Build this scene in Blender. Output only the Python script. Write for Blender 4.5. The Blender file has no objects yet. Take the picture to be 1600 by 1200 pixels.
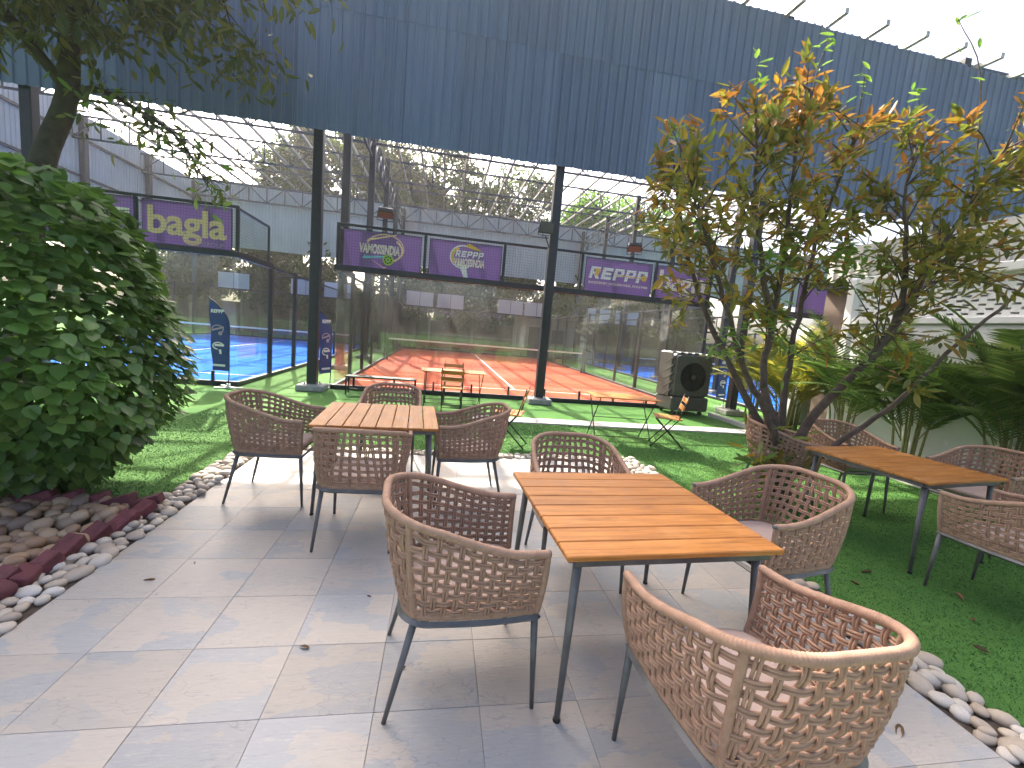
import bpy, math, random
import numpy as np
from mathutils import Vector, Matrix

random.seed(7)
RNG = np.random.default_rng(11)
R = math.radians
scene = bpy.context.scene
COL = scene.collection

# ------------------------------------------------------------------ camera
cam_d = bpy.data.cameras.new('camera')
cam = bpy.data.objects.new('camera', cam_d)
COL.objects.link(cam)
cam_d.sensor_width = 36.0
cam_d.lens = 36.0 * 680.0 / 1600.0
cam_d.clip_start = 0.05
cam_d.clip_end = 600.0
CAM_H = 1.6
_f = 680.0
_F = Vector((690 - 800, 508 - 600, _f)).normalized()
_P2 = Vector((690 + 1000 - 800, 508 + 86 - 600, _f))
_U = _P2.cross(_F).normalized()
if _U.y > 0: _U = -_U
_X = _F.cross(_U)
if _X.x < 0: _X = -_X
rows = (_X, _F, _U)            # world axes seen in image axes (right, down, forward)
cm = Matrix(((rows[0][0], -rows[0][1], -rows[0][2], 0),
             (rows[1][0], -rows[1][1], -rows[1][2], 0),
             (rows[2][0], -rows[2][1], -rows[2][2], CAM_H),
             (0, 0, 0, 1)))
cam.matrix_world = cm
scene.camera = cam

# ------------------------------------------------------------------ sky, sun, exposure
SUN_EL, SUN_AZ = R(42.6), R(-18.5)      # azimuth from +Y towards +X
sun_dir = Vector((math.sin(SUN_AZ) * math.cos(SUN_EL), math.cos(SUN_AZ) * math.cos(SUN_EL), math.sin(SUN_EL)))
world = bpy.data.worlds.new('World')
scene.world = world
world.use_nodes = True
wn = world.node_tree.nodes
wl = world.node_tree.links
bg = wn['Background']
sky = wn.new('ShaderNodeTexSky')
sky.sky_type = 'NISHITA'
sky.sun_disc = False
sky.sun_elevation = SUN_EL
sky.sun_rotation = SUN_AZ
sky.air_density = 0.6
sky.dust_density = 7.0
sky.ozone_density = 0.3
wl.new(sky.outputs[0], bg.inputs[0])
bg.inputs[1].default_value = 0.15
sl = bpy.data.lights.new('sun', 'SUN')
sl.energy = 4.2
sl.angle = R(0.53)
sl.color = (1.0, 0.93, 0.80)
so = bpy.data.objects.new('sun', sl)
COL.objects.link(so)
so.rotation_euler = sun_dir.to_track_quat('Z', 'Y').to_euler()
vs = scene.view_settings
vs.view_transform = 'Standard'
vs.look = 'None'
vs.exposure = 1.95
vs.gamma = 1.0
vs.use_curve_mapping = False
scene.cycles.max_bounces = 8
scene.cycles.transparent_max_bounces = 24
scene.cycles.diffuse_bounces = 4
scene.cycles.caustics_reflective = False
scene.cycles.caustics_refractive = False
try:
    scene.cycles.use_denoising = True
except Exception:
    pass

# ------------------------------------------------------------------ materials
MATS = {}
class NT:
    def __init__(s, name):
        m = bpy.data.materials.new(name); m.use_nodes = True
        s.m = m; s.n = m.node_tree.nodes; s.l = m.node_tree.links
        s.b = s.n['Principled BSDF']; s.out = s.n['Material Output']
        MATS[name] = m
    def add(s, t, **kw):
        nd = s.n.new(t)
        for k, v in kw.items(): setattr(nd, k, v)
        return nd
    def link(s, a, b): s.l.new(a, b)
    def coords(s, kind='Object', scale=(1, 1, 1), rnd=False):
        tc = s.add('ShaderNodeTexCoord')
        mp = s.add('ShaderNodeMapping')
        s.link(tc.outputs[kind], mp.inputs[0]); mp.inputs['Scale'].default_value = scale
        if rnd:
            oi = s.add('ShaderNodeObjectInfo')
            ml = s.add('ShaderNodeMath', operation='MULTIPLY'); ml.inputs[1].default_value = 57.3
            s.link(oi.outputs['Random'], ml.inputs[0])
            s.link(ml.outputs[0], mp.inputs['Location'])
        return mp.outputs[0]
    def noise(s, vec, scale, detail=3, rough=.55, dist=0):
        n = s.add('ShaderNodeTexNoise')
        n.inputs['Scale'].default_value = scale; n.inputs['Detail'].default_value = detail
        n.inputs['Roughness'].default_value = rough; n.inputs['Distortion'].default_value = dist
        if vec is not None: s.link(vec, n.inputs['Vector'])
        return n.outputs[0]
    def ramp(s, fac, stops, interp='LINEAR'):
        r = s.add('ShaderNodeValToRGB'); cr = r.color_ramp; cr.interpolation = interp
        while len(cr.elements) < len(stops): cr.elements.new(0.5)
        for e, (p, c) in zip(cr.elements, stops):
            e.position = p; e.color = (c[0], c[1], c[2], 1)
        s.link(fac, r.inputs[0]); return r.outputs[0]
    def mix(s, fac, a, b, mode='MIX'):
        m = s.add('ShaderNodeMix', data_type='RGBA', blend_type=mode)
        for sock, v in ((m.inputs[0], fac), (m.inputs[6], a), (m.inputs[7], b)):
            if hasattr(v, 'links'): s.link(v, sock)
            elif isinstance(v, (int, float)): sock.default_value = v
            else: sock.default_value = (v[0], v[1], v[2], 1)
        return m.outputs[2]
    def bump(s, h, strength=.3, dist=.01):
        b = s.add('ShaderNodeBump'); b.inputs['Strength'].default_value = strength
        b.inputs['Distance'].default_value = dist
        s.link(h, b.inputs['Height']); s.link(b.outputs[0], s.b.inputs['Normal'])
    def col(s, c):
        if hasattr(c, 'links'): s.link(c, s.b.inputs['Base Color'])
        else: s.b.inputs['Base Color'].default_value = (c[0], c[1], c[2], 1)
    def set(s, **kw):
        for k, v in kw.items(): s.b.inputs[k.replace('_', ' ')].default_value = v

def simple(name, c, rough=.6, metal=0., var=.15, scale=6., bump=0., bscale=60., rnd=0.):
    t = NT(name)
    v = t.coords('Object', rnd=rnd > 0)
    n = t.noise(v, scale, 4)
    lo = tuple(x * (1 - var) for x in c); hi = tuple(min(1, x * (1 + var)) for x in c)
    cc = t.ramp(n, [(.3, lo), (.7, hi)])
    if rnd:
        oi = t.add('ShaderNodeObjectInfo')
        h = t.add('ShaderNodeHueSaturation')
        mr = t.add('ShaderNodeMapRange'); mr.inputs[3].default_value = 1 - rnd; mr.inputs[4].default_value = 1 + rnd
        t.link(oi.outputs['Random'], mr.inputs[0]); t.link(mr.outputs[0], h.inputs['Value']); t.link(cc, h.inputs['Color'])
        cc = h.outputs[0]
    t.col(cc); t.set(Roughness=rough, Metallic=metal)
    if bump: t.bump(t.noise(v, bscale, 3), bump, .004)
    return t.m

def leafmat(name, stops, trans=.35, rough=.45, spec=.4, tcol=None):
    """leaf with light passing through it; colour varies from leaf to leaf"""
    t = NT(name)
    g = t.add('ShaderNodeNewGeometry')
    c = t.ramp(g.outputs['Random Per Island'], stops)
    oi = t.add('ShaderNodeObjectInfo')
    h = t.add('ShaderNodeHueSaturation')
    mr = t.add('ShaderNodeMapRange'); mr.inputs[3].default_value = .8; mr.inputs[4].default_value = 1.2
    t.link(oi.outputs['Random'], mr.inputs[0]); t.link(mr.outputs[0], h.inputs['Value']); t.link(c, h.inputs['Color'])
    c = h.outputs[0]
    t.col(c); t.set(Roughness=rough, Specular_IOR_Level=spec)
    tr = t.add('ShaderNodeBsdfTranslucent')
    hs = t.add('ShaderNodeHueSaturation'); hs.inputs['Value'].default_value = 1.5; hs.inputs['Saturation'].default_value = 1.1
    t.link(c, hs.inputs['Color']); t.link(hs.outputs[0], tr.inputs[0])
    mx = t.add('ShaderNodeMixShader'); mx.inputs[0].default_value = trans
    t.link(t.b.outputs[0], mx.inputs[1]); t.link(tr.outputs[0], mx.inputs[2]); t.link(mx.outputs[0], t.out.inputs[0])
    return t.m

# artificial turf
t = NT('turf')
v = t.coords('Object')
n1 = t.noise(v, 1.1, 3); n2 = t.noise(v, 160, 2); n3 = t.noise(t.coords('Object', (18, 5, 1)), 6, 3)
c = t.ramp(n2, [(.25, (.034, .105, .030)), (.5, (.070, .185, .042)), (.8, (.135, .28, .058))])
c = t.mix(t.ramp(n1, [(.35, (0, 0, 0)), (.7, (.45, .45, .45))]), c, (.12, .245, .042))
c = t.mix(t.ramp(n3, [(.4, (0, 0, 0)), (.7, (.35, .35, .35))]), c, (.06, .15, .03))
t.col(c); t.set(Roughness=.85, Specular_IOR_Level=.15)
t.bump(n2, .9, .012)
t = NT('turf_blade')
g = t.add('ShaderNodeNewGeometry')
t.col(t.ramp(g.outputs['Random Per Island'], [(0, (.028, .10, .03)), (.5, (.062, .175, .042)), (1, (.135, .255, .058))])); t.set(Roughness=.7, Specular_IOR_Level=.2)

# slate look porcelain tile
t = NT('slate_tile')
v = t.coords('Object', rnd=True)
big = t.noise(t.coords('Object', (1, 1.7, 1), rnd=True), 2.6, 7, .62, .35)
st = t.noise(t.coords('Object', (2.0, 9.0, 1), rnd=True), 4.0, 5, .65, .8)
cv = t.add('ShaderNodeTexVoronoi'); cv.distance = 'CHEBYCHEV'; cv.inputs['Scale'].default_value = 3.4
mpv = t.coords('Object', (1.0, 1.9, 1), rnd=True); nzv = t.add('ShaderNodeTexNoise'); nzv.inputs['Scale'].default_value = 7.0; nzv.inputs['Detail'].default_value = 5; t.link(mpv, nzv.inputs['Vector'])
mxv = t.add('ShaderNodeMix', data_type='VECTOR'); mxv.inputs[0].default_value = .16
t.link(mpv, mxv.inputs[4]); t.link(nzv.outputs['Color'], mxv.inputs[5]); t.link(mxv.outputs[1], cv.inputs['Vector'])
cell = t.mix(.42, cv.outputs['Color'], big)
bw_ = t.add('ShaderNodeRGBToBW'); t.link(cell, bw_.inputs[0])
c = t.ramp(bw_.outputs[0], [(.30, (.335, .345, .352)), (.44, (.362, .364, .36)), (.475, (.378, .368, .348)), (.52, (.405, .375, .335)), (.68, (.435, .395, .345))])
fine = t.noise(t.coords('Object', (2.2, 15, 1), rnd=True), 7.0, 6, .72, .5)
c = t.mix(t.ramp(fine, [(.56, (0, 0, 0)), (.68, (.6, .6, .6))]), c, (.52, .475, .41))
c = t.mix(t.ramp(fine, [(.33, (.6, .6, .6)), (.43, (0, 0, 0))]), c, (.235, .255, .275))
ve = t.add('ShaderNodeTexVoronoi'); ve.feature = 'DISTANCE_TO_EDGE'; ve.inputs['Scale'].default_value = 7
vd = t.coords('Object', (1, 2.2, 1), rnd=True)
nd = t.add('ShaderNodeTexNoise'); nd.inputs['Scale'].default_value = 5; t.link(vd, nd.inputs['Vector'])
mx = t.add('ShaderNodeMix', data_type='VECTOR'); mx.inputs[0].default_value = .35
t.link(vd, mx.inputs[4]); t.link(nd.outputs['Color'], mx.inputs[5]); t.link(mx.outputs[1], ve.inputs['Vector'])
crk = t.ramp(ve.outputs['Distance'], [(0, (1, 1, 1)), (.02, (0, 0, 0))])
crm = t.mix(1.0, crk, t.ramp(big, [(.5, (0, 0, 0)), (.56, (.5, .5, .5))]), 'MULTIPLY')
c = t.mix(crm, c, (.17, .19, .22))
oi = t.add('ShaderNodeObjectInfo'); h = t.add('ShaderNodeHueSaturation')
mr = t.add('ShaderNodeMapRange'); mr.inputs[3].default_value = .88; mr.inputs[4].default_value = 1.1
t.link(oi.outputs['Random'], mr.inputs[0]); t.link(mr.outputs[0], h.inputs['Value']); t.link(c, h.inputs['Color'])
t.col(h.outputs[0])
t.link(t.ramp(st, [(.3, (.32, .32, .32)), (.7, (.50, .50, .50))]), t.b.inputs['Roughness'])
t.set(Specular_IOR_Level=.5)
hb = t.mix(.6, big, fine)
t.bump(hb, .5, .007)

# wood planks
t = NT('teak')
v = t.coords('Object', (1.2, 16, 16), rnd=True)
g1 = t.noise(v, 3.0, 6, .6, .6)
g2 = t.noise(t.coords('Object', (3, 90, 90), rnd=True), 3, 3)
c = t.ramp(g1, [(.3, (.29, .108, .020)), (.5, (.46, .178, .034)), (.7, (.57, .238, .050))])
wear = t.noise(t.coords('Object', (1, 1, 1), rnd=True), 4.5, 6, .65)
c = t.mix(t.ramp(wear, [(.52, (0, 0, 0)), (.72, (.45, .45, .45))]), c, (.62, .30, .10))
c = t.mix(t.ramp(wear, [(.28, (.4, .4, .4)), (.42, (0, 0, 0))]), c, (.24, .085, .022))
c = t.mix(t.ramp(g2, [(.5, (0, 0, 0)), (.75, (.4, .4, .4))]), c, (.30, .10, .025))
oi = t.add('ShaderNodeObjectInfo'); h = t.add('ShaderNodeHueSaturation')
mr = t.add('ShaderNodeMapRange'); mr.inputs[3].default_value = .85; mr.inputs[4].default_value = 1.12
t.link(oi.outputs['Random'], mr.inputs[0]); t.link(mr.outputs[0], h.inputs['Value']); t.link(c, h.inputs['Color'])
t.col(h.outputs[0]); t.link(t.ramp(wear, [(.3, (.34, .34, .34)), (.7, (.55, .55, .55))]), t.b.inputs['Roughness'])
t.bump(g1, .12, .003)

# rope
t = NT('rope')
v = t.coords('Object')
n = t.noise(v, 25, 4); n2 = t.noise(v, 420, 2)
c = t.ramp(n, [(.3, (.315, .195, .135)), (.7, (.425, .27, .19))])
t.col(c); t.set(Roughness=.8, Specular_IOR_Level=.25); t.bump(n2, .35, .002)

simple('cushion', (.40, .31, .275), .9, 0, .06, 8, .3, 300)
simple('grey_steel', (.125, .125, .125), .42, .25, .25, 10)
simple('dark_steel', (.020, .024, .032), .45, .3, .2, 8)
simple('black_steel', (.012, .012, .014), .5, .2, .2, 8)
simple('frame_steel', (.05, .062, .085), .5, .3, .2, 2)
simple('galv', (.40, .39, .37), .45, .5, .15, 4)
t = NT('fascia_blue')
v = t.coords('Object', (7.0, 7.0, .35), rnd=True)
n1 = t.noise(v, 1.2, 5, .6); n2 = t.noise(t.coords('Object', (1, 1, 1), rnd=True), .9, 4)
c = t.ramp(n1, [(.3, (.080, .112, .195)), (.5, (.098, .134, .228)), (.75, (.120, .156, .250))])
c = t.mix(t.ramp(n2, [(.45, (0, 0, 0)), (.75, (.35, .35, .35))]), c, (.145, .17, .225))
oi = t.add('ShaderNodeObjectInfo'); h = t.add('ShaderNodeHueSaturation'); mr = t.add('ShaderNodeMapRange'); mr.inputs[3].default_value = .88; mr.inputs[4].default_value = 1.1
t.link(oi.outputs['Random'], mr.inputs[0]); t.link(mr.outputs[0], h.inputs['Value']); t.link(c, h.inputs['Color'])
t.col(h.outputs[0]); t.set(Roughness=.45, Metallic=.1); t.bump(n2, .12, .02)
simple('pale_sheet', (.40, .44, .48), .5, .1, .08, 1.0, .05, 3, rnd=.05)
simple('cream_sheet', (.66, .62, .54), .55, 0, .07, 1.0)
simple('concrete', (.34, .33, .31), .9, 0, .2, 12, .5, 90)
simple('path_stone', (.50, .47, .43), .85, 0, .12, 5, .3, 60)
simple('grout', (.31, .30, .285), .95, 0, .2, 40)
simple('soil', (.075, .055, .04), .95, 0, .4, 25, .8, 50)
simple('white_paint', (.74, .73, .70), .7, 0, .05, 1.5, .15, 30)
simple('red_brick', (.135, .036, .042), .7, 0, .35, 22, .6, 70, rnd=.2)
simple('bark', (.085, .062, .05), .95, 0, .35, 14, 1.0, 50)
simple('bark_dark', (.05, .042, .036), .95, 0, .35, 10, 1.0, 30)
simple('cane', (.22, .20, .07), .7, 0, .3, 20)
simple('banner_purple', (.20, .15, .31), .75, 0, .07, 1.5, .12, 4)
def glow_through(name, tcol, k):
    m = MATS[name]; nt = m.node_tree
    tr = nt.nodes.new('ShaderNodeBsdfTranslucent'); tr.inputs[0].default_value = (*tcol, 1)
    mx = nt.nodes.new('ShaderNodeMixShader'); mx.inputs[0].default_value = k
    nt.links.new(nt.nodes['Principled BSDF'].outputs[0], mx.inputs[1]); nt.links.new(tr.outputs[0], mx.inputs[2]); nt.links.new(mx.outputs[0], nt.nodes['Material Output'].inputs[0])
glow_through('banner_purple', (.30, .22, .42), .40)
simple('print_cream', (.84, .60, .36), .8, 0, .03)
simple('print_pink', (.80, .68, .62), .8, 0, .03)
simple('print_white', (.78, .76, .74), .8, 0, .03)
simple('print_yellow', (.75, .48, .10), .8, 0, .03)
simple('print_green', (.40, .60, .10), .8, 0, .03)
simple('print_teal', (.20, .55, .60), .8, 0, .03)
simple('print_lilac', (.42, .34, .42), .8, 0, .03)
simple('board_back', (.46, .48, .53), .8, 0, .04, 2)
simple('flag_blue', (.020, .055, .21), .6, 0, .12, 3)
simple('line_white', (.72, .72, .70), .8, 0, .08, 20)
simple('cooler_grey', (.078, .075, .067), .5, 0, .12, 8)
simple('cooler_black', (.012, .013, .015), .5, 0, .1, 8)
simple('lamp_glass', (.06, .06, .065), .3, 0, .05)
simple('net_black', (.02, .02, .022), .8, 0, .1)
simple('brown_wall', (.17, .125, .095), .9, 0, .3, 1.2, .4, 12)
simple('shed_beige', (.30, .25, .19), .9, 0, .15, 1.0)
simple('dry_leaf', (.17, .10, .05), .85, 0, .3, 30, rnd=.4)
simple('tape_white', (.62, .62, .6), .6, 0, .1)

def court_mat(name, a, b):
    t = NT(name)
    v = t.coords('Object'); n = t.noise(v, .55, 7, .68, .4); n2 = t.noise(v, 220, 2)
    c = t.ramp(n, [(.3, a), (.7, b)])
    c = t.mix(t.ramp(n2, [(.35, (0, 0, 0)), (.75, (.4, .4, .4))]), c, tuple(x * .6 for x in a))
    t.col(c); t.set(Roughness=.95, Specular_IOR_Level=.05); t.bump(n2, .3, .004)
court_mat('court_red', (.34, .065, .038), (.47, .11, .062))
court_mat('court_blue', (.009, .105, .50), (.016, .15, .62))

# pebbles
def stone_mat(name, stops):
    t = NT(name)
    oi = t.add('ShaderNodeObjectInfo')
    c = t.ramp(oi.outputs['Random'], stops)
    v = t.coords('Object', rnd=True); n = t.noise(v, 9, 5, .65)
    c2 = t.mix(t.ramp(n, [(.35, (0, 0, 0)), (.75, (.35, .35, .35))]), c, (.26, .21, .16), 'MIX')
    t.col(c2); t.set(Roughness=.55); t.bump(n, .15, .01)
stone_mat('pebble', [(0, (.56, .50, .42)), (.25, (.44, .36, .27)), (.45, (.60, .55, .47)), (.6, (.36, .30, .24)), (.8, (.52, .44, .34)), (1, (.62, .59, .54))])
stone_mat('river_stone', [(0, (.30, .17, .090)), (.25, (.43, .28, .16)), (.5, (.22, .125, .075)), (.7, (.48, .35, .22)), (.85, (.18, .125, .09)), (1, (.37, .22, .12))])

# glass: thin clear sheet with a Fresnel reflection
t = NT('court_glass')
lw_ = t.add('ShaderNodeLayerWeight'); lw_.inputs[0].default_value = .5
pw_ = t.add('ShaderNodeMath', operation='POWER'); pw_.inputs[1].default_value = 4.0; t.link(lw_.outputs['Facing'], pw_.inputs[0])
fr = t.add('ShaderNodeMath', operation='MULTIPLY_ADD'); fr.inputs[1].default_value = .45; fr.inputs[2].default_value = .045; t.link(pw_.outputs[0], fr.inputs[0])
tp = t.add('ShaderNodeBsdfTransparent'); tp.inputs[0].default_value = (.93, .96, .95, 1)
gl = t.add('ShaderNodeBsdfGlossy'); gl.inputs['Roughness'].default_value = .015; gl.inputs[0].default_value = (.9, .93, .92, 1)
mx = t.add('ShaderNodeMixShader')
t.link(fr.outputs[0], mx.inputs[0]); t.link(tp.outputs[0], mx.inputs[1]); t.link(gl.outputs[0], mx.inputs[2])
df = t.add('ShaderNodeBsdfTranslucent'); df.inputs[0].default_value = (.62, .60, .55, 1)
m2 = t.add('ShaderNodeMixShader'); dn = t.noise(t.coords('Object'), 1.3, 5, .6)
t.link(t.ramp(dn, [(.3, (.003, .003, .003)), (.75, (.016, .016, .016))]), m2.inputs[0])
t.link(mx.outputs[0], m2.inputs[1]); t.link(df.outputs[0], m2.inputs[2]); t.link(m2.outputs[0], t.out.inputs[0])

# leaves
leafmat('bush_leaf', [(0, (.075, .155, .036)), (.5, (.120, .225, .050)), (.8, (.165, .275, .062)), (1, (.22, .34, .08))], .34, .36, .6)
leafmat('olive_leaf', [(0, (.080, .105, .024)), (.45, (.140, .150, .032)), (.8, (.20, .170, .036)), (1, (.27, .17, .038))], .38)
leafmat('orange_leaf', [(0, (.22, .105, .035)), (.5, (.30, .15, .05)), (1, (.22, .16, .045))], .30)
leafmat('young_leaf', [(0, (.085, .17, .035)), (1, (.17, .25, .06))], .40)
leafmat('tree_leaf', [(0, (.055, .075, .022)), (.6, (.10, .12, .035)), (1, (.19, .18, .05))], .40)
leafmat('far_leaf', [(0, (.030, .050, .016)), (.6, (.055, .085, .025)), (1, (.10, .14, .04))], .35)
leafmat('far_green_leaf', [(0, (.055, .12, .025)), (.6, (.10, .20, .035)), (1, (.17, .28, .06))], .4)
leafmat('palm_leaf', [(0, (.060, .105, .030)), (.6, (.105, .17, .042)), (1, (.20, .24, .075))], .38)
leafmat('palm_yellow', [(0, (.13, .16, .03)), (.6, (.24, .24, .045)), (1, (.36, .30, .07))], .4)
M = MATS

# ------------------------------------------------------------------ mesh helpers
class MB:
    def __init__(s): s.v = []; s.f = []; s.mi = []; s.cur = 0
    def addm(s, vs, fs):
        o = len(s.v); s.v += [tuple(p) for p in vs]
        for f in fs: s.f.append(tuple(i + o for i in f)); s.mi.append(s.cur)
    def box(s, x0, y0, z0, x1, y1, z1, M4=None):
        p = [Vector((x, y, z)) for z in (z0, z1) for y in (y0, y1) for x in (x0, x1)]
        if M4 is not None: p = [M4 @ q for q in p]
        s.addm(p, [(0, 2, 3, 1), (4, 5, 7, 6), (0, 1, 5, 4), (2, 6, 7, 3), (0, 4, 6, 2), (1, 3, 7, 5)])
    def cbox(s, x0, y0, z0, x1, y1, z1, b=.004, M4=None):
        """box with chamfered edges"""
        b = min(b, (x1 - x0) * .45, (y1 - y0) * .45, (z1 - z0) * .45)
        vs = []; idx = {}
        for sx in (0, 1):
            for sy in (0, 1):
                for sz in (0, 1):
                    for ax in range(3):
                        c = [x1 if sx else x0, y1 if sy else y0, z1 if sz else z0]
                        sg = [(-1 if sx else 1), (-1 if sy else 1), (-1 if sz else 1)]
                        for k in range(3):
                            if k != ax: c[k] += sg[k] * b
                        idx[(sx, sy, sz, ax)] = len(vs); vs.append(Vector(c))
        fs = []
        for ax in range(3):
            o = [k for k in range(3) if k != ax]
            for sd in (0, 1):
                q = []
                for a, bb in ((0, 0), (1, 0), (1, 1), (0, 1)):
                    k = [0, 0, 0]; k[ax] = sd; k[o[0]] = a; k[o[1]] = bb
                    q.append(idx[(k[0], k[1], k[2], ax)])
                fs.append(tuple(q))
        for ax in range(3):
            o = [k for k in range(3) if k != ax]
            for a in (0, 1):
                for bb in (0, 1):
                    k0 = [0, 0, 0]; k0[o[0]] = a; k0[o[1]] = bb; k1 = list(k0); k1[ax] = 1
                    fs.append((idx[(*k0, o[0])], idx[(*k1, o[0])], idx[(*k1, o[1])], idx[(*k0, o[1])]))
        for sx in (0, 1):
            for sy in (0, 1):
                for sz in (0, 1):
                    fs.append(tuple(idx[(sx, sy, sz, a)] for a in range(3)))
        # consistent outward orientation
        cc = Vector(((x0 + x1) / 2, (y0 + y1) / 2, (z0 + z1) / 2)); out = []
        for f in fs:
            a, b_, c_ = vs[f[0]], vs[f[1]], vs[f[2]]
            nrm = (b_ - a).cross(c_ - a); mid = sum((vs[i] for i in f), Vector()) / len(f) - cc
            out.append(f if nrm.dot(mid) > 0 else f[::-1])
        if M4 is not None: vs = [M4 @ q for q in vs]
        s.addm(vs, out)
    def bar(s, p, q, w, h=None):
        """square bar between two points"""
        h = h or w
        p = Vector(p); q = Vector(q); d = (q - p).normalized()
        up = Vector((0, 0, 1)) if abs(d.z) < .95 else Vector((0, 1, 0))
        a = d.cross(up).normalized() * (w / 2); b = a.cross(d).normalized() * (h / 2)
        vs = [p - a - b, p + a - b, p + a + b, p - a + b, q - a - b, q + a - b, q + a + b, q - a + b]
        s.addm(vs, [(0, 3, 2, 1), (4, 5, 6, 7), (0, 1, 5, 4), (1, 2, 6, 5), (2, 3, 7, 6), (3, 0, 4, 7)])
    def tube(s, pts, rad, n=8, caps=True, flat=1.0, up=None):
        pts = [Vector(p) for p in pts]; k = len(pts)
        if not hasattr(rad, '__len__'): rad = [rad] * k
        o = len(s.v); a = None
        for i in range(k):
            d = (pts[min(i + 1, k - 1)] - pts[max(i - 1, 0)])
            d = d.normalized() if d.length > 1e-9 else Vector((0, 0, 1))
            if up is not None: a = d.cross(up).normalized()
            elif a is None:
                a = d.cross(Vector((0, 0, 1)) if abs(d.z) < .9 else Vector((1, 0, 0))).normalized()
            else:
                a = (a - d * a.dot(d)).normalized()
            b = d.cross(a)
            for j in range(n):
                t = 2 * math.pi * j / n
                s.v.append(tuple(pts[i] + a * (math.cos(t) * rad[i]) + b * (math.sin(t) * rad[i] * flat)))
        for i in range(k - 1):
            for j in range(n):
                j2 = (j + 1) % n
                s.f.append((o + i * n + j, o + i * n + j2, o + (i + 1) * n + j2, o + (i + 1) * n + j)); s.mi.append(s.cur)
        if caps:
            s.f.append(tuple(o + j for j in range(n))[::-1]); s.mi.append(s.cur)
            s.f.append(tuple(o + (k - 1) * n + j for j in range(n))); s.mi.append(s.cur)
    def cyl(s, c, r, h, n=16, r2=None):
        s.tube([c, (c[0], c[1], c[2] + h)], [r, r if r2 is None else r2], n)
    def poly(s, pts2, y0, y1):
        """outline in x,z extruded from y0 to y1 (faces towards -y)"""
        n = len(pts2); o = len(s.v)
        s.v += [(x, y0, z) for x, z in pts2] + [(x, y1, z) for x, z in pts2]
        s.f.append(tuple(range(o, o + n))); s.mi.append(s.cur)
        s.f.append(tuple(range(o + n, o + 2 * n))[::-1]); s.mi.append(s.cur)
        for i in range(n):
            j = (i + 1) % n
            s.f.append((o + j, o + i, o + n + i, o + n + j)); s.mi.append(s.cur)
    def ring(s, cx, cz, rx, rz, w, y0, y1, a0=0, a1=2 * math.pi, n=36):
        full = abs(a1 - a0 - 2 * math.pi) < 1e-6
        o = len(s.v); k = n if full else n + 1
        for i in range(k):
            t = a0 + (a1 - a0) * i / n
            cs, sn = math.cos(t), math.sin(t)
            for y in (y0, y1):
                s.v.append((cx + cs * rx, y, cz + sn * rz)); s.v.append((cx + cs * (rx - w), y, cz + sn * (rz - w)))
        for i in range(n):
            a = o + 4 * i; b = o + 4 * ((i + 1) % k)
            for q in ((a, b, b + 1, a + 1), (a + 2, a + 3, b + 3, b + 2), (a, a + 2, b + 2, b), (a + 1, b + 1, b + 3, a + 3)):
                s.f.append(q); s.mi.append(s.cur)
    def mesh(s, name, mats, smooth=False):
        me = bpy.data.meshes.new(name)
        me.from_pydata(s.v, [], s.f)
        if not isinstance(mats, (list, tuple)): mats = [mats]
        for m in mats: me.materials.append(M[m] if isinstance(m, str) else m)
        if len(mats) > 1: me.polygons.foreach_set('material_index', s.mi)
        if smooth: me.polygons.foreach_set('use_smooth', [True] * len(me.polygons))
        me.update(); return me
    def build(s, name, mats, parent=None, smooth=False, loc=None, rz=None):
        return ob(name, s.mesh(name, mats, smooth), parent, loc, rz)

def ob(name, me, parent=None, loc=None, rz=None):
    o = bpy.data.objects.new(name, me); COL.objects.link(o)
    if parent is not None: o.parent = parent
    if loc is not None: o.location = loc
    if rz is not None: o.rotation_euler = (0, 0, rz)
    return o
def tag(o, label, cat, group=None):
    o['label'] = label; o['category'] = cat
    if group: o['group'] = group
    return o
def thing(name, label, cat, loc=(0, 0, 0), rz=0, group=None):
    return tag(ob(name, None, None, loc, rz), label, cat, group)
def struct(o): o['kind'] = 'structure'; return o
def stuff(o): o['kind'] = 'stuff'; return o
KIDS = {}
def dup(root, kids, loc, rz, label, group=None):
    r = root.copy(); COL.objects.link(r); r.location = loc; r.rotation_euler = (0, 0, rz); r['label'] = label
    if group: r['group'] = group
    for ch, sub in kids:
        c = ch.copy(); COL.objects.link(c); c.parent = r
        for g_ in sub:
            d = g_.copy(); COL.objects.link(d); d.parent = c
    return r
def fast_mesh(name, verts, faces, mats, mi=None, smooth=False):
    """verts (n,3), faces (m,k) numpy"""
    me = bpy.data.meshes.new(name)
    nv, (nf, k) = len(verts), faces.shape
    me.vertices.add(nv); me.vertices.foreach_set('co', np.ascontiguousarray(verts, dtype=np.float32).ravel())
    me.loops.add(nf * k); me.loops.foreach_set('vertex_index', np.ascontiguousarray(faces, dtype=np.int32).ravel())
    me.polygons.add(nf); me.polygons.foreach_set('loop_start', np.arange(0, nf * k, k, dtype=np.int32))
    for m in mats: me.materials.append(M[m])
    if mi is not None: me.polygons.foreach_set('material_index', np.ascontiguousarray(mi, dtype=np.int32))
    if smooth: me.polygons.foreach_set('use_smooth', np.ones(nf, dtype=bool))
    me.update(calc_edges=True); me.validate()
    return me
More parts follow.
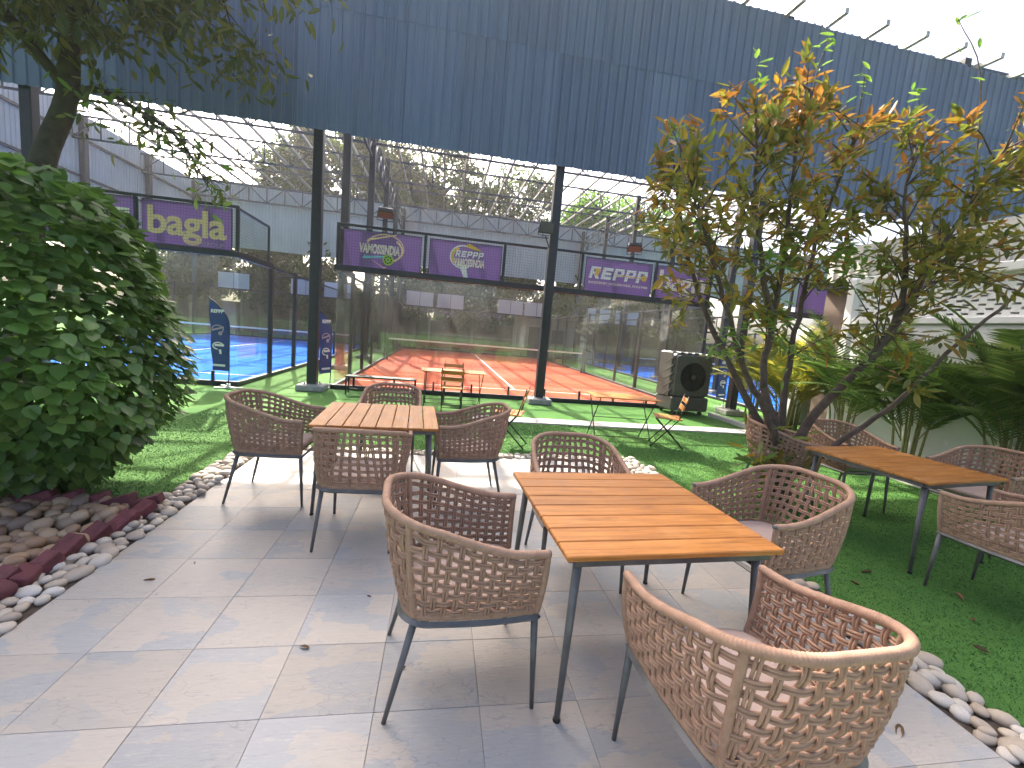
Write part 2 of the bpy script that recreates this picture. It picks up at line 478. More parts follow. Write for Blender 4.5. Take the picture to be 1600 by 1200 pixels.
def text_mesh(txt, size, bold=0.0, mat='print_white', depth=.004, align='CENTER', shear=0.0, sx=1.0, space=1.0):
    cu = bpy.data.curves.new('lettering', 'FONT'); cu.body = txt; cu.size = size; cu.offset = bold
    cu.extrude = depth / 2; cu.align_x = align; cu.align_y = 'CENTER'; cu.shear = shear; cu.resolution_u = 3; cu.space_character = space
    o = bpy.data.objects.new('lettering_tmp', cu); COL.objects.link(o)
    dg = bpy.context.evaluated_depsgraph_get()
    me = bpy.data.meshes.new_from_object(o.evaluated_get(dg))
    bpy.data.objects.remove(o); bpy.data.curves.remove(cu)
    for vtx in me.vertices:
        x, y, z = vtx.co; vtx.co = (x * sx, -z, y)
    me.materials.clear(); me.materials.append(M[mat]); me.name = 'lettering'
    return me

# ------------------------------------------------------------------ ground
b = MB(); b.addm([(-70, -40, 0), (70, -40, 0), (70, 90, 0), (-70, 90, 0)], [(0, 1, 2, 3)])
lawn = struct(b.build('lawn', 'turf'))

PX0, PX1, PY1 = -1.90, 2.42, 5.25
TS_X, TS_Y = .432, .4
patio = MB(); patio.addm([(PX0, -1.2, .006), (PX1, -1.2, .006), (PX1, PY1, .006), (PX0, PY1, .006)], [(0, 1, 2, 3)])
patio = struct(patio.build('patio', 'grout'))
tb = MB(); tb.cbox(-TS_X / 2 + .0008, -TS_Y / 2 + .0008, -.02, TS_X / 2 - .0008, TS_Y / 2 - .0008, .013, .0012)
tile_me = tb.mesh('tile', 'slate_tile')
for i in range(10):
    for j in range(16):
        o = ob('tile', tile_me, patio, (PX0 + TS_X * (i + .5), PY1 - TS_Y * (j + .5), random.uniform(-.0008, .0008)))
        if random.random() < .5: o.rotation_euler = (0, 0, math.pi)

# stone path strip across the lawn
b = MB()
path = MB(); path.addm([(.66, 7.42, .005), (10.6, 7.42, .005), (10.6, 7.86, .005), (.66, 7.86, .005)], [(0, 1, 2, 3)])
path = struct(path.build('path', 'grout'))
sb = MB(); sb.cbox(-.445, -.21, -.01, .445, .21, .02, .006); slab_me = sb.mesh('slab', 'path_stone')
for k in range(11):
    ob('slab', slab_me, path, (1.1 + .9 * k, 7.64, random.uniform(0, .003)))
kerb = MB(); kerb.cbox(6.36, -.5, -.05, 6.50, 9.3, .09, .012)
kerb = struct(kerb.build('kerb', 'path_stone'))

# ------------------------------------------------------------------ pebbles
import bmesh
def stone_meshes(nm, mat, n, rough, boxy=0.0, sub=2):
    out = []
    for k in range(n):
        bm = bmesh.new(); bmesh.ops.create_icosphere(bm, subdivisions=sub, radius=1)
        ph = [random.uniform(0, 6.28) for _ in range(6)]
        for vt in bm.verts:
            p = vt.co
            f = 1 + rough * (math.sin(2.1 * p.x + ph[0]) * math.sin(1.9 * p.y + ph[1]) + .6 * math.sin(3.3 * p.z + ph[2] + 2 * p.x))
            q = p * f
            if boxy:
                q = Vector([math.copysign(abs(c) ** (1 - boxy), c) for c in q])
            vt.co = q
        me = bpy.data.meshes.new(nm); bm.to_mesh(me); bm.free()
        me.materials.append(M[mat]); me.polygons.foreach_set('use_smooth', [True] * len(me.polygons)); out.append(me)
    return out
PEB = stone_meshes('pebble', 'pebble', 7, .10)
RIV = stone_meshes('river_stone', 'river_stone', 8, .12, .12)
def fill(x0, y0, x1, y1, r, inside=None, tries=9000):
    pts = []
    for _ in range(tries):
        rr = r * random.uniform(.75, 1.3)
        x, y = random.uniform(x0, x1), random.uniform(y0, y1)
        if inside and not inside(x, y): continue
        if all((x - a) ** 2 + (y - c) ** 2 > ((rr + d) * .80) ** 2 for a, c, d in pts):
            pts.append((x, y, rr))
    return pts
def stones(parent, pts, meshes, nm, flat=.55, z0=0.0, elong=.35, second=0):
    k = 0
    for x, y, r in pts:
        o = ob(nm, random.choice(meshes), parent, (x, y, z0 + r * flat * .55))
        e = random.uniform(0, elong)
        o.scale = (r * (1 + e), r * (1 - e * .35), r * flat * random.uniform(.85, 1.2))
        o.rotation_euler = (random.uniform(-.25, .25), random.uniform(-.25, .25), random.uniform(0, 6.28)); k += 1
        if random.random() < second:
            o2 = ob(nm, random.choice(meshes), parent, (x + r * .7, y + random.uniform(-.5, .5) * r, z0 + r * flat * 1.35))
            r2 = r * random.uniform(.75, .95)
            o2.scale = (r2 * (1 + e), r2, r2 * flat); o2.rotation_euler = (random.uniform(-.4, .4), random.uniform(-.4, .4), random.uniform(0, 6.28)); k += 1
    return k
def border(x0, y0, x1, y1, label, r, inside=None):
    b = MB(); b.addm([(x0, y0, .004), (x1, y0, .004), (x1, y1, .004), (x0, y1, .004)], [(0, 1, 2, 3)])
    o = tag(b.build('pebble_border', 'soil'), label, 'pebble border', 'pebble strips round the tiled patio')
    pts = fill(x0 + r * .6, y0 + r * .5, x1 - r * .5, y1 - r * .5, r, inside)
    stones(o, pts[:230], PEB, 'pebble', .62, .004, .32, .12)
    return o
border(-2.17, 1.4, PX0 - .005, 5.24, 'strip of pale rounded pebbles between the tiles and the lawn beside the leafy bush', .044)
border(PX1 + .005, .7, 2.70, 5.24, 'strip of pale rounded pebbles between the tiles and the shaded turf under the nearest chair', .046)
border(-2.17, 5.245, 2.70, 5.42, 'strip of pale pebbles along the far end of the patio beyond the two tables', .04)

# ------------------------------------------------------------------ stone bed with brick edging
bed_poly = [(-3.4, 2.0), (-2.22, 2.3), (-2.06, 3.35), (-2.18, 3.62), (-3.4, 3.75)]
b = MB(); b.addm([(x, y, .008) for x, y in bed_poly], [(0, 1, 2, 3, 4)])
bed = tag(b.build('stone_bed', 'soil'), 'bed of brown river stones edged with dark red bricks under the leafy bush', 'stone bed')
def in_bed(x, y):
    n = len(bed_poly); ins = False
    for i in range(n):
        (xa, ya), (xb, yb) = bed_poly[i], bed_poly[(i + 1) % n]
        if (ya > y) != (yb > y) and x < (xb - xa) * (y - ya) / (yb - ya) + xa: ins = not ins
    return ins
pts = fill(-3.4, 2.0, -2.1, 3.7, .050, lambda x, y: in_bed(x, y) and in_bed(x + .08, y), 6000)
stones(bed, pts[:190], RIV, 'river_stone', .78, .012, .30, .5)
bb = MB(); bb.cbox(-.115, -.052, -.036, .115, .052, .036, .006); brick_me = bb.mesh('brick', 'red_brick')
def brick(x, y, z, rx, ry, rz):
    o = ob('brick', brick_me, bed, (x, y, z)); o.rotation_euler = (rx, ry, rz)
for k in range(6):
    t_ = k / 5
    brick(-2.10 + .02 * math.sin(k * 2) - .10 * t_, 3.42 - .185 * k, .045 + .01 * math.sin(k * 3), R(random.uniform(-8, 8)), R(-24), R(78 + random.uniform(-12, 12)))
for k in range(6):
    brick(-2.16 - .19 * k, 3.60 + .015 * k, .055, R(random.uniform(-6, 6)), R(-20), R(4 + random.uniform(-9, 9)))
RB = stone_meshes('painted_stone', 'red_brick', 2, .16, .45, 3)
for (x, y, s_) in ((-2.15, 2.60, .07), (-2.16, 2.42, .075)):
    o = ob('painted_stone', random.choice(RB), bed, (x, y, .06)); o.scale = (s_ * .8, s_ * 1.2, s_ * .55); o.rotation_euler = (0, .2, random.uniform(-.4, .4))

# ------------------------------------------------------------------ cladding and shed
def corrugated(width, height, rib=.2, dep=.028, mat='fascia_blue', name='cladding_sheet'):
    """sheet in x,z with ribs towards -y"""
    prof = []; x = 0
    n = int(round(width / rib))
    for k in range(n):
        x0 = k * rib
        prof += [(x0, 0), (x0 + rib * .60, 0), (x0 + rib * .68, -dep), (x0 + rib * .86, -dep), (x0 + rib * .94, 0)]
    prof.append((n * rib + .03, 0))
    v = []; f = []
    for px_, py_ in prof: v += [(px_, py_, 0), (px_, py_, height), (px_, py_ + .004, 0), (px_, py_ + .004, height)]
    for k in range(len(prof) - 1):
        a = 4 * k; f += [(a, a + 4, a + 5, a + 1), (a + 6, a + 2, a + 3, a + 7), (a + 2, a + 6, a + 4, a), (a + 1, a + 5, a + 7, a + 3)]
    me = bpy.data.meshes.new(name); me.from_pydata(v, [], f); me.materials.append(M[mat]); me.update()
    return me
WY = 9.50
fascia = thing('cladding_wall', 'tall dark blue corrugated metal wall carried on steel columns above the courts', 'wall', (0, WY, 0))
def roof_z(x): return 9.22 - .033 * x
lo = corrugated(1.0, 2.36); up_ = corrugated(1.0, 1.48)
for k in range(34):
    dz = .05 * ((k * 7) % 3 - 1)
    ob('cladding_sheet', lo, fascia, (-13 + k, .014 + .012 * (k % 2), 5.15 + random.uniform(-.012, .012)))
    o = ob('cladding_sheet', up_, fascia, (-13 + k, .004 + .012 * (k % 2), 7.36 + random.uniform(-.02, .02))); o.scale = (1, 1, (roof_z(-12.5 + k) - 7.36) / 1.48)
for z in (5.35, 6.9, 8.6):
    b = MB(); b.box(-13, .03, z - .05, 21, .10, z + .05); b.build('girt', 'frame_steel', fascia)
backw = thing('cladding_wall', 'pale grey-blue corrugated wall closing the far end of the court shed', 'wall', (0, 32, 0))
bs = corrugated(1.2, 4.05, .2, .045, 'pale_sheet')
for k in range(46): ob('cladding_sheet', bs, backw, (-16.2 + 1.2 * k, .012 * (k % 2), 5.5))
sidew = thing('cladding_wall', 'pale grey corrugated wall running back along the left of the shed', 'wall', (-16, 0, 0))
ss = corrugated(1.2, 4.35, .2, .03, 'pale_sheet')
for k in range(21):
    o = ob('cladding_sheet', ss, sidew, (.012 * (k % 2), 7.2 + 1.2 * k, 5.0)); o.rotation_euler = (0, 0, R(90))
for z in (5.05, 6.7, 8.3):
    b = MB(); b.box(.03, 7.2, z - .05, .12, 32, z + .05); b.build('girt', 'frame_steel', sidew)
for y in (10, 14.3, 18.6, 22.9, 27.2, 31.6):
    b = MB(); b.box(.04, y - .12, 0, .26, y + .12, 9.2); b.build('column', 'frame_steel', sidew)

shed = thing('shed_frame', 'open steel shed frame of columns, lattice trusses and purlins over the courts', 'shed frame')
def column(x, y, h, w=.19, foot=True):
    b = MB(); b.cbox(x - w / 2, y - w / 2, .1 if foot else 0, x + w / 2, y + w / 2, h, .012)
    c = b.build('column', 'dark_steel', shed)
    if foot:
        b = MB(); b.cbox(x - .27, y - .24, 0, x + .27, y + .24, .13, .02); b.cbox(x - .16, y - .16, .13, x + .16, y + .16, .145, .004)
        for sx in (-1, 1):
            for sy in (-1, 1): b.cyl((x + sx * .12, y + sy * .12, .145), .014, .04, 8)
        b.build('footing', 'concrete', c)
for x in (-7.55, -2.62, 2.31, 7.24, 12.17, 17.1): column(x, 9.70, 9.1)
for y in (14.0, 18.3, 22.6, 26.9, 31.6): column(-3.0, y, 9.2, .22, True); column(9.75, y, 9.2, .20, True)
def truss(p0, p1, z0, z1, n, w=.07, cross=False):
    b = MB(); p0 = Vector(p0); p1 = Vector(p1)
    at = lambda t, z: (p0.x + (p1.x - p0.x) * t, p0.y + (p1.y - p0.y) * t, z)
    b.bar(at(0, z0), at(1, z0), w); b.bar(at(0, z1), at(1, z1), w)
    for k in range(n + 1):
        b.bar(at(k / n, z0), at(k / n, z1), w * .6)
        if k < n:
            a, c = (k, k + 1) if k % 2 == 0 or cross else (k + 1, k)
            b.bar(at(a / n, z0), at(c / n, z1), w * .55)
            if cross: b.bar(at(c / n, z0), at(a / n, z1), w * .55)
    b.build('truss', 'frame_steel', shed)
truss((-16, 31.7), (36, 31.7), 8.45, 9.45, 48, .10)
for y, zz in ((13.9, 8.2), (18.2, 8.2), (22.5, 8.2), (26.8, 8.2)):
    truss((-16, y), (-3, y), zz, 9.1, 12, .07)
    truss((-3, y), (9.75, y), zz, 9.1, 12, .07, y < 15)
    truss((9.75, y), (24, y), zz, 9.1, 12, .07)
truss((-16, 9.75), (21, 9.75), 8.0, 9.0, 36, .07)
for x in (-3.0, 9.75): truss((x, 9.8), (x, 31.6), 7.7, 8.7, 20, .07, True)
for k in range(34):
    x = -15.2 + 1.06 * k
    b = MB(); b.bar((x, 9.05, roof_z(x) + .06), (x, 32.2, 9.55), .10, .11); b.build('purlin', 'galv', shed)

# ------------------------------------------------------------------ padel courts
def wire_panel(b, x0, x1, z0, z1, step, w, y=0.0):
    n = max(1, int((x1 - x0) / step)); m = max(1, int((z1 - z0) / step))
    for k in range(n + 1):
        x = x0 + (x1 - x0) * k / n; b.addm([(x - w / 2, y, z0), (x + w / 2, y, z0), (x + w / 2, y, z1), (x - w / 2, y, z1)], [(0, 1, 2, 3)])
        b.addm([(x, y - w / 2, z0), (x, y + w / 2, z0), (x, y + w / 2, z1), (x, y - w / 2, z1)], [(0, 1, 2, 3)])
    for k in range(m + 1):
        z = z0 + (z1 - z0) * k / m; b.addm([(x0, y, z - w / 2), (x1, y, z - w / 2), (x1, y, z + w / 2), (x0, y, z + w / 2)], [(0, 1, 2, 3)])
        b.addm([(x0, y - w / 2, z), (x1, y - w / 2, z), (x1, y + w / 2, z), (x0, y + w / 2, z)], [(0, 1, 2, 3)])
GH, MH = 2.58, 3.52
def padel_court(x0, x1, y0, L, surf, label, sname, px=None):
    W = x1 - x0; y1 = y0 + L
    b = MB(); b.addm([(x0, y0, .010), (x1, y0, .010), (x1, y1, .010), (x0, y1, .010)], [(0, 1, 2, 3)])
    sf = struct(b.build(sname, surf))
    b = MB(); zc = .016; lw = .055
    def ln(xa, ya, xb, yb): b.addm([(xa, ya, zc), (xb, ya, zc), (xb, yb, zc), (xa, yb, zc)], [(0, 1, 2, 3)])
    yA, yB, ym = y0 + .15 * L * .6, y1 - .15 * L * .6, (y0 + y1) / 2
    ln(x0 + .05, yA, x1 - .05, yA + lw); ln(x0 + .05, yB, x1 - .05, yB + lw); ln((x0 + x1) / 2 - lw / 2, yA + lw, (x0 + x1) / 2 + lw / 2, yB)
    b.build('court_line', 'line_white', sf)
    c = thing('padel_court', label, 'padel court', (0, 0, 0))
    def part(nm, mat, fn):
        b = MB(); fn(b); return b.build(nm, mat, c)
    # ends: glass with beam, mesh above
    n = 5; w = W / n
    for yy in (y0, y1):
        for k in range(n):
            part('glass_panel', 'court_glass', lambda b: b.box(x0 + w * k + .006, yy - .006, .12, x0 + w * (k + 1) - .006, yy + .006, GH - .02))
        part('beam', 'dark_steel', lambda b: b.cbox(x0 - .05, yy - .05, GH, x1 + .05, yy + .05, GH + .12, .008))
        part('rail', 'dark_steel', lambda b: b.cbox(x0 - .05, yy - .05, 0, x1 + .05, yy + .05, .10, .008))
        part('rail', 'dark_steel', lambda b: b.cbox(x0 - .03, yy - .03, MH, x1 + .03, yy + .03, MH + .05, .006))
        for k in range(n):
            part('mesh_panel', 'black_steel', lambda b: wire_panel(b, x0 + w * k, x0 + w * (k + 1), GH + .12, MH, .055, .0030, yy))
            xp = px[k] if px and yy == y0 else x0 + w * k
            part('post', 'dark_steel', lambda b: b.cbox(xp - .03, yy - .03, GH + .125, xp + .03, yy + .03, MH - .002, .006))
            for q in (.25, .75):
                part('glass_clamp', 'dark_steel', lambda b: (b.box(x0 + w * (k + q) - .02, yy - .03, .10, x0 + w * (k + q) + .02, yy + .03, .30)))
        part('post', 'dark_steel', lambda b: b.cbox(x1 - .03, yy - .03, GH + .125, x1 + .03, yy + .03, MH - .002, .006))
    # sides: two glass bays at each end, mesh between
    for xx in (x0, x1):
        part('rail', 'dark_steel', lambda b: b.cbox(xx - .045, y0 + .06, 0, xx + .045, y1 - .06, .09, .008))
        for (ya, yb, h0, h1) in ((y0 + .06, y0 + w, GH, GH), (y1 - w, y1 - .06, GH, GH)):
            part('beam', 'dark_steel', lambda b: b.bar((xx, ya, h0 + .06), (xx, yb, h1 + .06), .09, .12))
            part('glass_panel', 'court_glass', lambda b: b.box(xx - .006, ya + .006, .11, xx + .006, yb - .006, GH - .02))
            # stepped mesh above the first bay
        for ya in (y0 + w, y0 + 2 * w, y1 - 2 * w, y1 - w):
            part('post', 'dark_steel', lambda b: b.cbox(xx - .045, ya - .045, 0, xx + .045, ya + .045, GH + .1, .006))
        nm = 4; yA_, yB_ = y0 + w, y1 - w; st = (yB_ - yA_) / nm
        for k in range(nm + 1):
            ya = yA_ + st * k
            if 0 < k < nm: part('post', 'dark_steel', lambda b: b.cbox(xx - .04, ya - .04, 0, xx + .04, ya + .04, GH + .1, .006))
            if k < nm:
                mp = part('mesh_panel', 'black_steel', lambda b: wire_panel(b, 0, st, .1, GH, .055, .0036, 0))
                mp.location = (xx, ya, 0); mp.rotation_euler = (0, 0, R(90))
                part('rail', 'dark_steel', lambda b: b.bar((xx, ya, GH + .02), (xx, ya + st, GH + .02), .05))
        # slanted return of the top mesh at both ends
        for s_, yb in ((1, y0), (-1, y1)):
            part('brace', 'dark_steel', lambda b: (b.bar((xx, yb, MH), (xx, yb + s_ * w * .9, MH - .02), .04), b.bar((xx, yb + s_ * w * .9, MH - .02), (xx, yb + s_ * w * .9, GH), .04)))
            mp = part('mesh_panel', 'black_steel', lambda b: wire_panel(b, 0, w * .9, GH + .12, MH, .055, .0032, 0))
            mp.location = (xx, yb if s_ > 0 else yb - w * .9, 0); mp.rotation_euler = (0, 0, R(90))
    return c
RX0, RX1, RY0, RL = -2.28, 6.45, 10.05, 17.5
padel_court(RX0, RX1, RY0, RL, 'court_red', 'glass walled padel court with red playing surface in the middle of the shed', 'red_court_surface', (-2.28, -.46, 1.30, 3.13, 4.99))
BX1, BX0, BY0 = -4.06, -12.79, 9.62
padel_court(BX0, BX1, BY0, RL, 'court_blue', 'glass walled padel court with blue surface left behind the leafy bush', 'blue_court_surface', (-12.79, -11.0, -9.3, -7.55, -5.83))
CX0, CX1 = 8.75, 17.5
padel_court(CX0, CX1, RY0, RL, 'court_blue', 'glass walled padel court with blue surface at right behind the small tree', 'blue_court_surface')
def net(x0, x1, y, label):
    t = thing('net', label, 'net', ((x0 + x1) / 2, y, 0), 0, 'nets across the courts')
    w = (x1 - x0) / 2 - .12
    b = MB(); wire_panel(b, -w, w, .02, .84, .045, .0035); b.build('netting', 'net_black', t)
    b = MB(); b.box(-w, -.012, .84, w, .012, .90); b.build('tape', 'line_white', t)
    for s_ in (-1, 1):
        b = MB(); b.cbox(s_ * w - .04, -.04, 0, s_ * w + .04, .04, .95, .006); b.cbox(s_ * w - .06, -.05, .95, s_ * w + .06, .05, 1.0, .006)
        b.build('post', 'dark_steel', t)
net(RX0, RX1, RY0 + RL / 2, 'white taped net across the red court')
net(BX0, BX1, BY0 + RL / 2, 'white taped net across the blue court at left')
net(CX0, CX1, RY0 + RL / 2, 'white taped net across the blue court at right behind the small tree')

# ------------------------------------------------------------------ banners on the court mesh
def cloth(w, h):
    b = MB(); nx, nz = 14, 8; o = []
    for j in range(nz + 1):
        for i in range(nx + 1):
            x = -w / 2 + w * i / nx; z = h * j / nz
            y = .008 * math.sin(i * .9 + j * .3) * math.sin(math.pi * j / nz)
            o.append((x, y, z))
    fs = [(j * (nx + 1) + i, j * (nx + 1) + i + 1, (j + 1) * (nx + 1) + i + 1, (j + 1) * (nx + 1) + i) for j in range(nz) for i in range(nx)]
    k = len(o); o2 = [(x, y + .004, z) for x, y, z in o]
    b.addm(o, fs); b.addm(o2, [f[::-1] for f in fs])
    return b
def banner(x0, x1, y, z0, z1, label, deco):
    w, h = x1 - x0, z1 - z0
    t = thing('banner', label, 'banner', ((x0 + x1) / 2, y + .052, z0), 0, 'purple banners on the court mesh')
    cloth(w, h).build('banner_cloth', 'banner_purple', t, True)
    b = MB()
    for (a, c, d, e) in ((-w / 2 - .012, -w / 2 + .004, -.012, h + .012), (w / 2 - .004, w / 2 + .012, -.012, h + .012)):
        b.box(a, .012, d, c, .03, e)
    b.box(-w / 2, .012, -.012, w / 2, .03, .004); b.box(-w / 2, .012, h - .004, w / 2, .03, h + .012)
    b.build('edge_strip', 'dark_steel', t)
    if deco: deco(t, w, h)
def letters(t, txt, size, x, z, mat, bold=0, shear=0, sx=1, space=1, y=-.026):
    return ob('lettering', text_mesh(txt, size, bold, mat, .004, 'CENTER', shear, sx, space), t, (x, y, z))
GLYPH = {'R': ((0, 0, .30, 1), (.30, .80, .92, 1), (.66, .56, .96, .80), (.30, .38, .84, .56), ((.40, .38), (.72, .38), (1.06, 0), (.70, 0))),
         'E': ((0, 0, .32, 1), (.32, .74, 1, 1), (.32, .38, .92, .60), (.32, 0, 1, .26)),
         'P': ((0, 0, .30, 1), (.30, .80, .94, 1), (.68, .54, 1, .80), (.30, .34, .90, .54))}
def block_word(t, txt, x0, z0, wl, hl, gap, shear, mat, y):
    """slanted block capitals"""
    b = MB(); x = x0
    for ch in txt:
        for g_ in GLYPH[ch]:
            a, c_, d, e = g_
            q = list(g_)[::-1] if isinstance(a, tuple) else [(a, c_), (d, c_), (d, e), (a, e)]
            b.poly([(x + u_ * wl + v_ * hl * shear, z0 + v_ * hl) for u_, v_ in q], y, y + .004)
        x += wl + gap
    return b.build('lettering', mat, t)
def d_bagla(mat):
    def f(t, w, h):
        letters(t, 'bagla', h * .80, 0, h * .56, mat, .017, 0, 1.04, .96)
        letters(t, 'GROUP', h * .135, w * .30, h * .17, 'print_lilac', .001)
    return f
def d_shield(t, w, h):
    b = MB(); y = -.022
    b.ring(.06, h * .60, .40, .30, .022, y, y + .004, -1.25, 2.9); b.ring(.08, h * .56, .36, .27, .04, y - .002, y + .002, -1.1, .9)
    b.poly([(-.34, h * .74), (-.30, h * .80), (.30, h * .99), (.27, h * .95)], y - .003, y + .001)
    b.poly([(-.26, h * .30), (.05, h * .06), (.12, h * .12), (.04, h * .10)], y - .003, y + .001)
    b.build('emblem', 'print_cream', t)
    letters(t, 'VAMOSSINDIA', h * .32, -.06, h * .54, 'print_pink', .012, .12, .50, 1.0)
    b = MB(); b.poly([(-.42, h * .28), (.12, h * .36), (.12, h * .41), (-.34, h * .35), (-.36, h * .38)], y - .004, y); b.build('arrow', 'print_teal', t)
    b = MB(); b.poly([(.13 + .115 * math.cos(a * .349), h * .30 + .115 * math.sin(a * .349)) for a in range(18)], y - .008, y - .004); bl = b.build('ball', 'print_green', t)
    b = MB()
    for k in range(9):
        a = k * .785; r = .07 if k < 8 else 0
        b.poly([(.13 + r * math.cos(a) + .02 * math.cos(q * .785), h * .30 + r * math.sin(a) + .02 * math.sin(q * .785)) for q in range(8)], y - .011, y - .008)
    b.build('ball_hole', 'dark_steel', bl)
def d_paddle(t, w, h):
    y = -.022; b = MB()
    b.ring(-.06, h * .60, .30, .26, .028, y, y + .004, 1.2, 4.6)
    b.poly([(-.13, h * .33), (.02, h * .33), (.07, h * .05), (-.02, h * .04)], y, y + .004)
    b.poly([(-.20, h * .36), (.02, h * .30), (.10, h * .34), (-.16, h * .42)], y - .002, y + .002)
    b.build('emblem', 'print_white', t)
    b = MB(); b.ring(-.06, h * .60, .265, .225, .05, y - .002, y + .002, 2.0, 3.9); b.poly([(-.02, h * .92), (.06, h * .98), (.34, h * .82), (.30, h * .80), (.02, h * .86)], y - .002, y + .002)
    b.build('emblem', 'print_yellow', t)
    block_word(t, 'REPPP', -.24, h * .60, .105, h * .17, .022, .2, 'print_white', -.029)
    letters(t, 'VAMOSSINDIA', h * .28, .08, h * .45, 'print_pink', .010, .1, .46, 1.0)
def d_reppp(t, w, h):
    block_word(t, 'REPPP', -.76, h * .42, .25, h * .34, .045, .22, 'print_white', -.028)
    b = MB(); b.poly([(-.62, h * .50), (-.54, h * .50), (-.47, h * .70), (-.60, h * .71)], -.033, -.029); b.build('emblem', 'print_yellow', t)
    b = MB(); b.box(-.1, -.034, h * .555, .56, -.030, h * .580); b.poly([(.62 + .075 * math.cos(a * .5236), h * .56 + .075 * math.sin(a * .5236)) for a in range(12)], -.034, -.030)
    b.build('emblem', 'print_yellow', t)
    letters(t, 'RACKETSPORT | EXCLUSIVE PADEL, PICKLE PARK', h * .10, 0, h * .30, 'print_pink', .002, 0, .84)
banner(-2.18, -.56, RY0, 2.66, 3.47, 'purple banner with shield emblem and green ball, leftmost on the red court', d_shield)
banner(-.36, 1.24, RY0, 2.66, 3.47, 'purple banner with white paddle emblem beside the shield banner', d_paddle)
banner(3.26, 4.92, RY0, 2.66, 3.47, 'purple banner with bold white and yellow lettering right of the middle column', d_reppp)
banner(5.06, 6.40, RY0, 2.66, 3.47, 'purple banner with white lowercase lettering half hidden by the small tree', d_bagla('print_pink'))
banner(-5.76, -4.20, BY0, 2.62, 3.50, 'purple banner with large cream lowercase lettering on the blue court by the bush', d_bagla('print_cream'))
banner(-7.45, -5.90, BY0, 2.62, 3.50, 'purple banner with cream block lettering mostly hidden behind the leafy bush', d_reppp)
banner(9.0, 10.6, RY0, 2.66, 3.47, 'purple banner on the right blue court seen through the small tree branches', None)
# boards at the far end, seen from behind
for (xa, yy) in ((-2.2, RY0), (-.35, RY0), (3.4, RY0), (5.1, RY0), (-8.6, BY0), (-6.8, BY0), (-12.4, BY0), (9.2, RY0), (11.2, RY0)):
    nm = {-2.2: 'pale sign board back on the far red court mesh, leftmost of four', -.35: 'pale sign board back on the far red court mesh, second from left',
          3.4: 'pale sign board back on the far red court mesh, third from left', 5.1: 'pale sign board back on the far red court mesh, rightmost of four',
          -8.6: 'pale sign board back on the far blue court mesh left of the flag', -6.8: 'pale back of a sign board on the far blue court mesh above the feather flag',
          -12.4: 'pale back of a sign board at the far left end of the blue court', 9.2: 'pale back of a sign board on the far right blue court', 11.2: 'pale sign board back at the far right end of the right blue court'}[xa]
    t = thing('sign_board', nm, 'sign board', (xa + .8, yy + RL - .07, 2.66), 0, 'sign boards on the far court ends')
    b = MB(); b.cbox(-.8, 0, 0, -.012, .02, .84, .004); b.build('board_panel', 'board_back', t)
    b = MB(); b.cbox(.012, 0, 0, .8, .02, .84, .004); b.build('board_panel', 'board_back', t)
    b = MB(); b.box(-.012, .002, 0, .012, .018, .84); b.build('batten', 'dark_steel', t)

# ------------------------------------------------------------------ floodlights
def floodlight(loc, rz, tilt, label, arm):
    t = thing('floodlight', label, 'floodlight', loc, rz, 'floodlights round the courts')
    Mx = Matrix.Rotation(tilt, 4, 'X')
    b = MB(); b.cbox(-.16, -.05, -.12, .16, .05, .12, .012, Mx)
    for k in range(6): b.box(-.14 + .05 * k, .05, -.10, -.125 + .05 * k, .075, .10, Mx)
    b.build('housing', 'dark_steel', t)
    b = MB(); b.box(-.14, -.054, -.10, .14, -.0505, .10, Mx); b.build('lens', 'lamp_glass', t)
    b = MB(); b.bar((-.17, 0, 0), (-.17, .03, -.16), .015); b.bar((.17, 0, 0), (.17, .03, -.16), .015); b.bar((-.17, .03, -.16), (.17, .03, -.16), .015); b.bar((0, .03, -.16), arm, .02)
    b.build('bracket', 'dark_steel', t)
floodlight((2.10, 9.55, 3.88), 0, R(8), 'black floodlight fixed to the middle steel column', (.12, .1, -.4))
floodlight((-1.35, 10.15, 3.90), R(10), R(65), 'flat floodlight above the leftmost purple banner', (0, -.1, -.36))
floodlight((4.45, 10.2, 3.84), R(-20), R(60), 'floodlight tilted down above the lettered banner right of the middle column', (0, -.1, -.30))
floodlight((5.45, 10.2, 3.90), R(55), R(25), 'floodlight turned sideways beside the half hidden banner', (0, -.1, -.36))

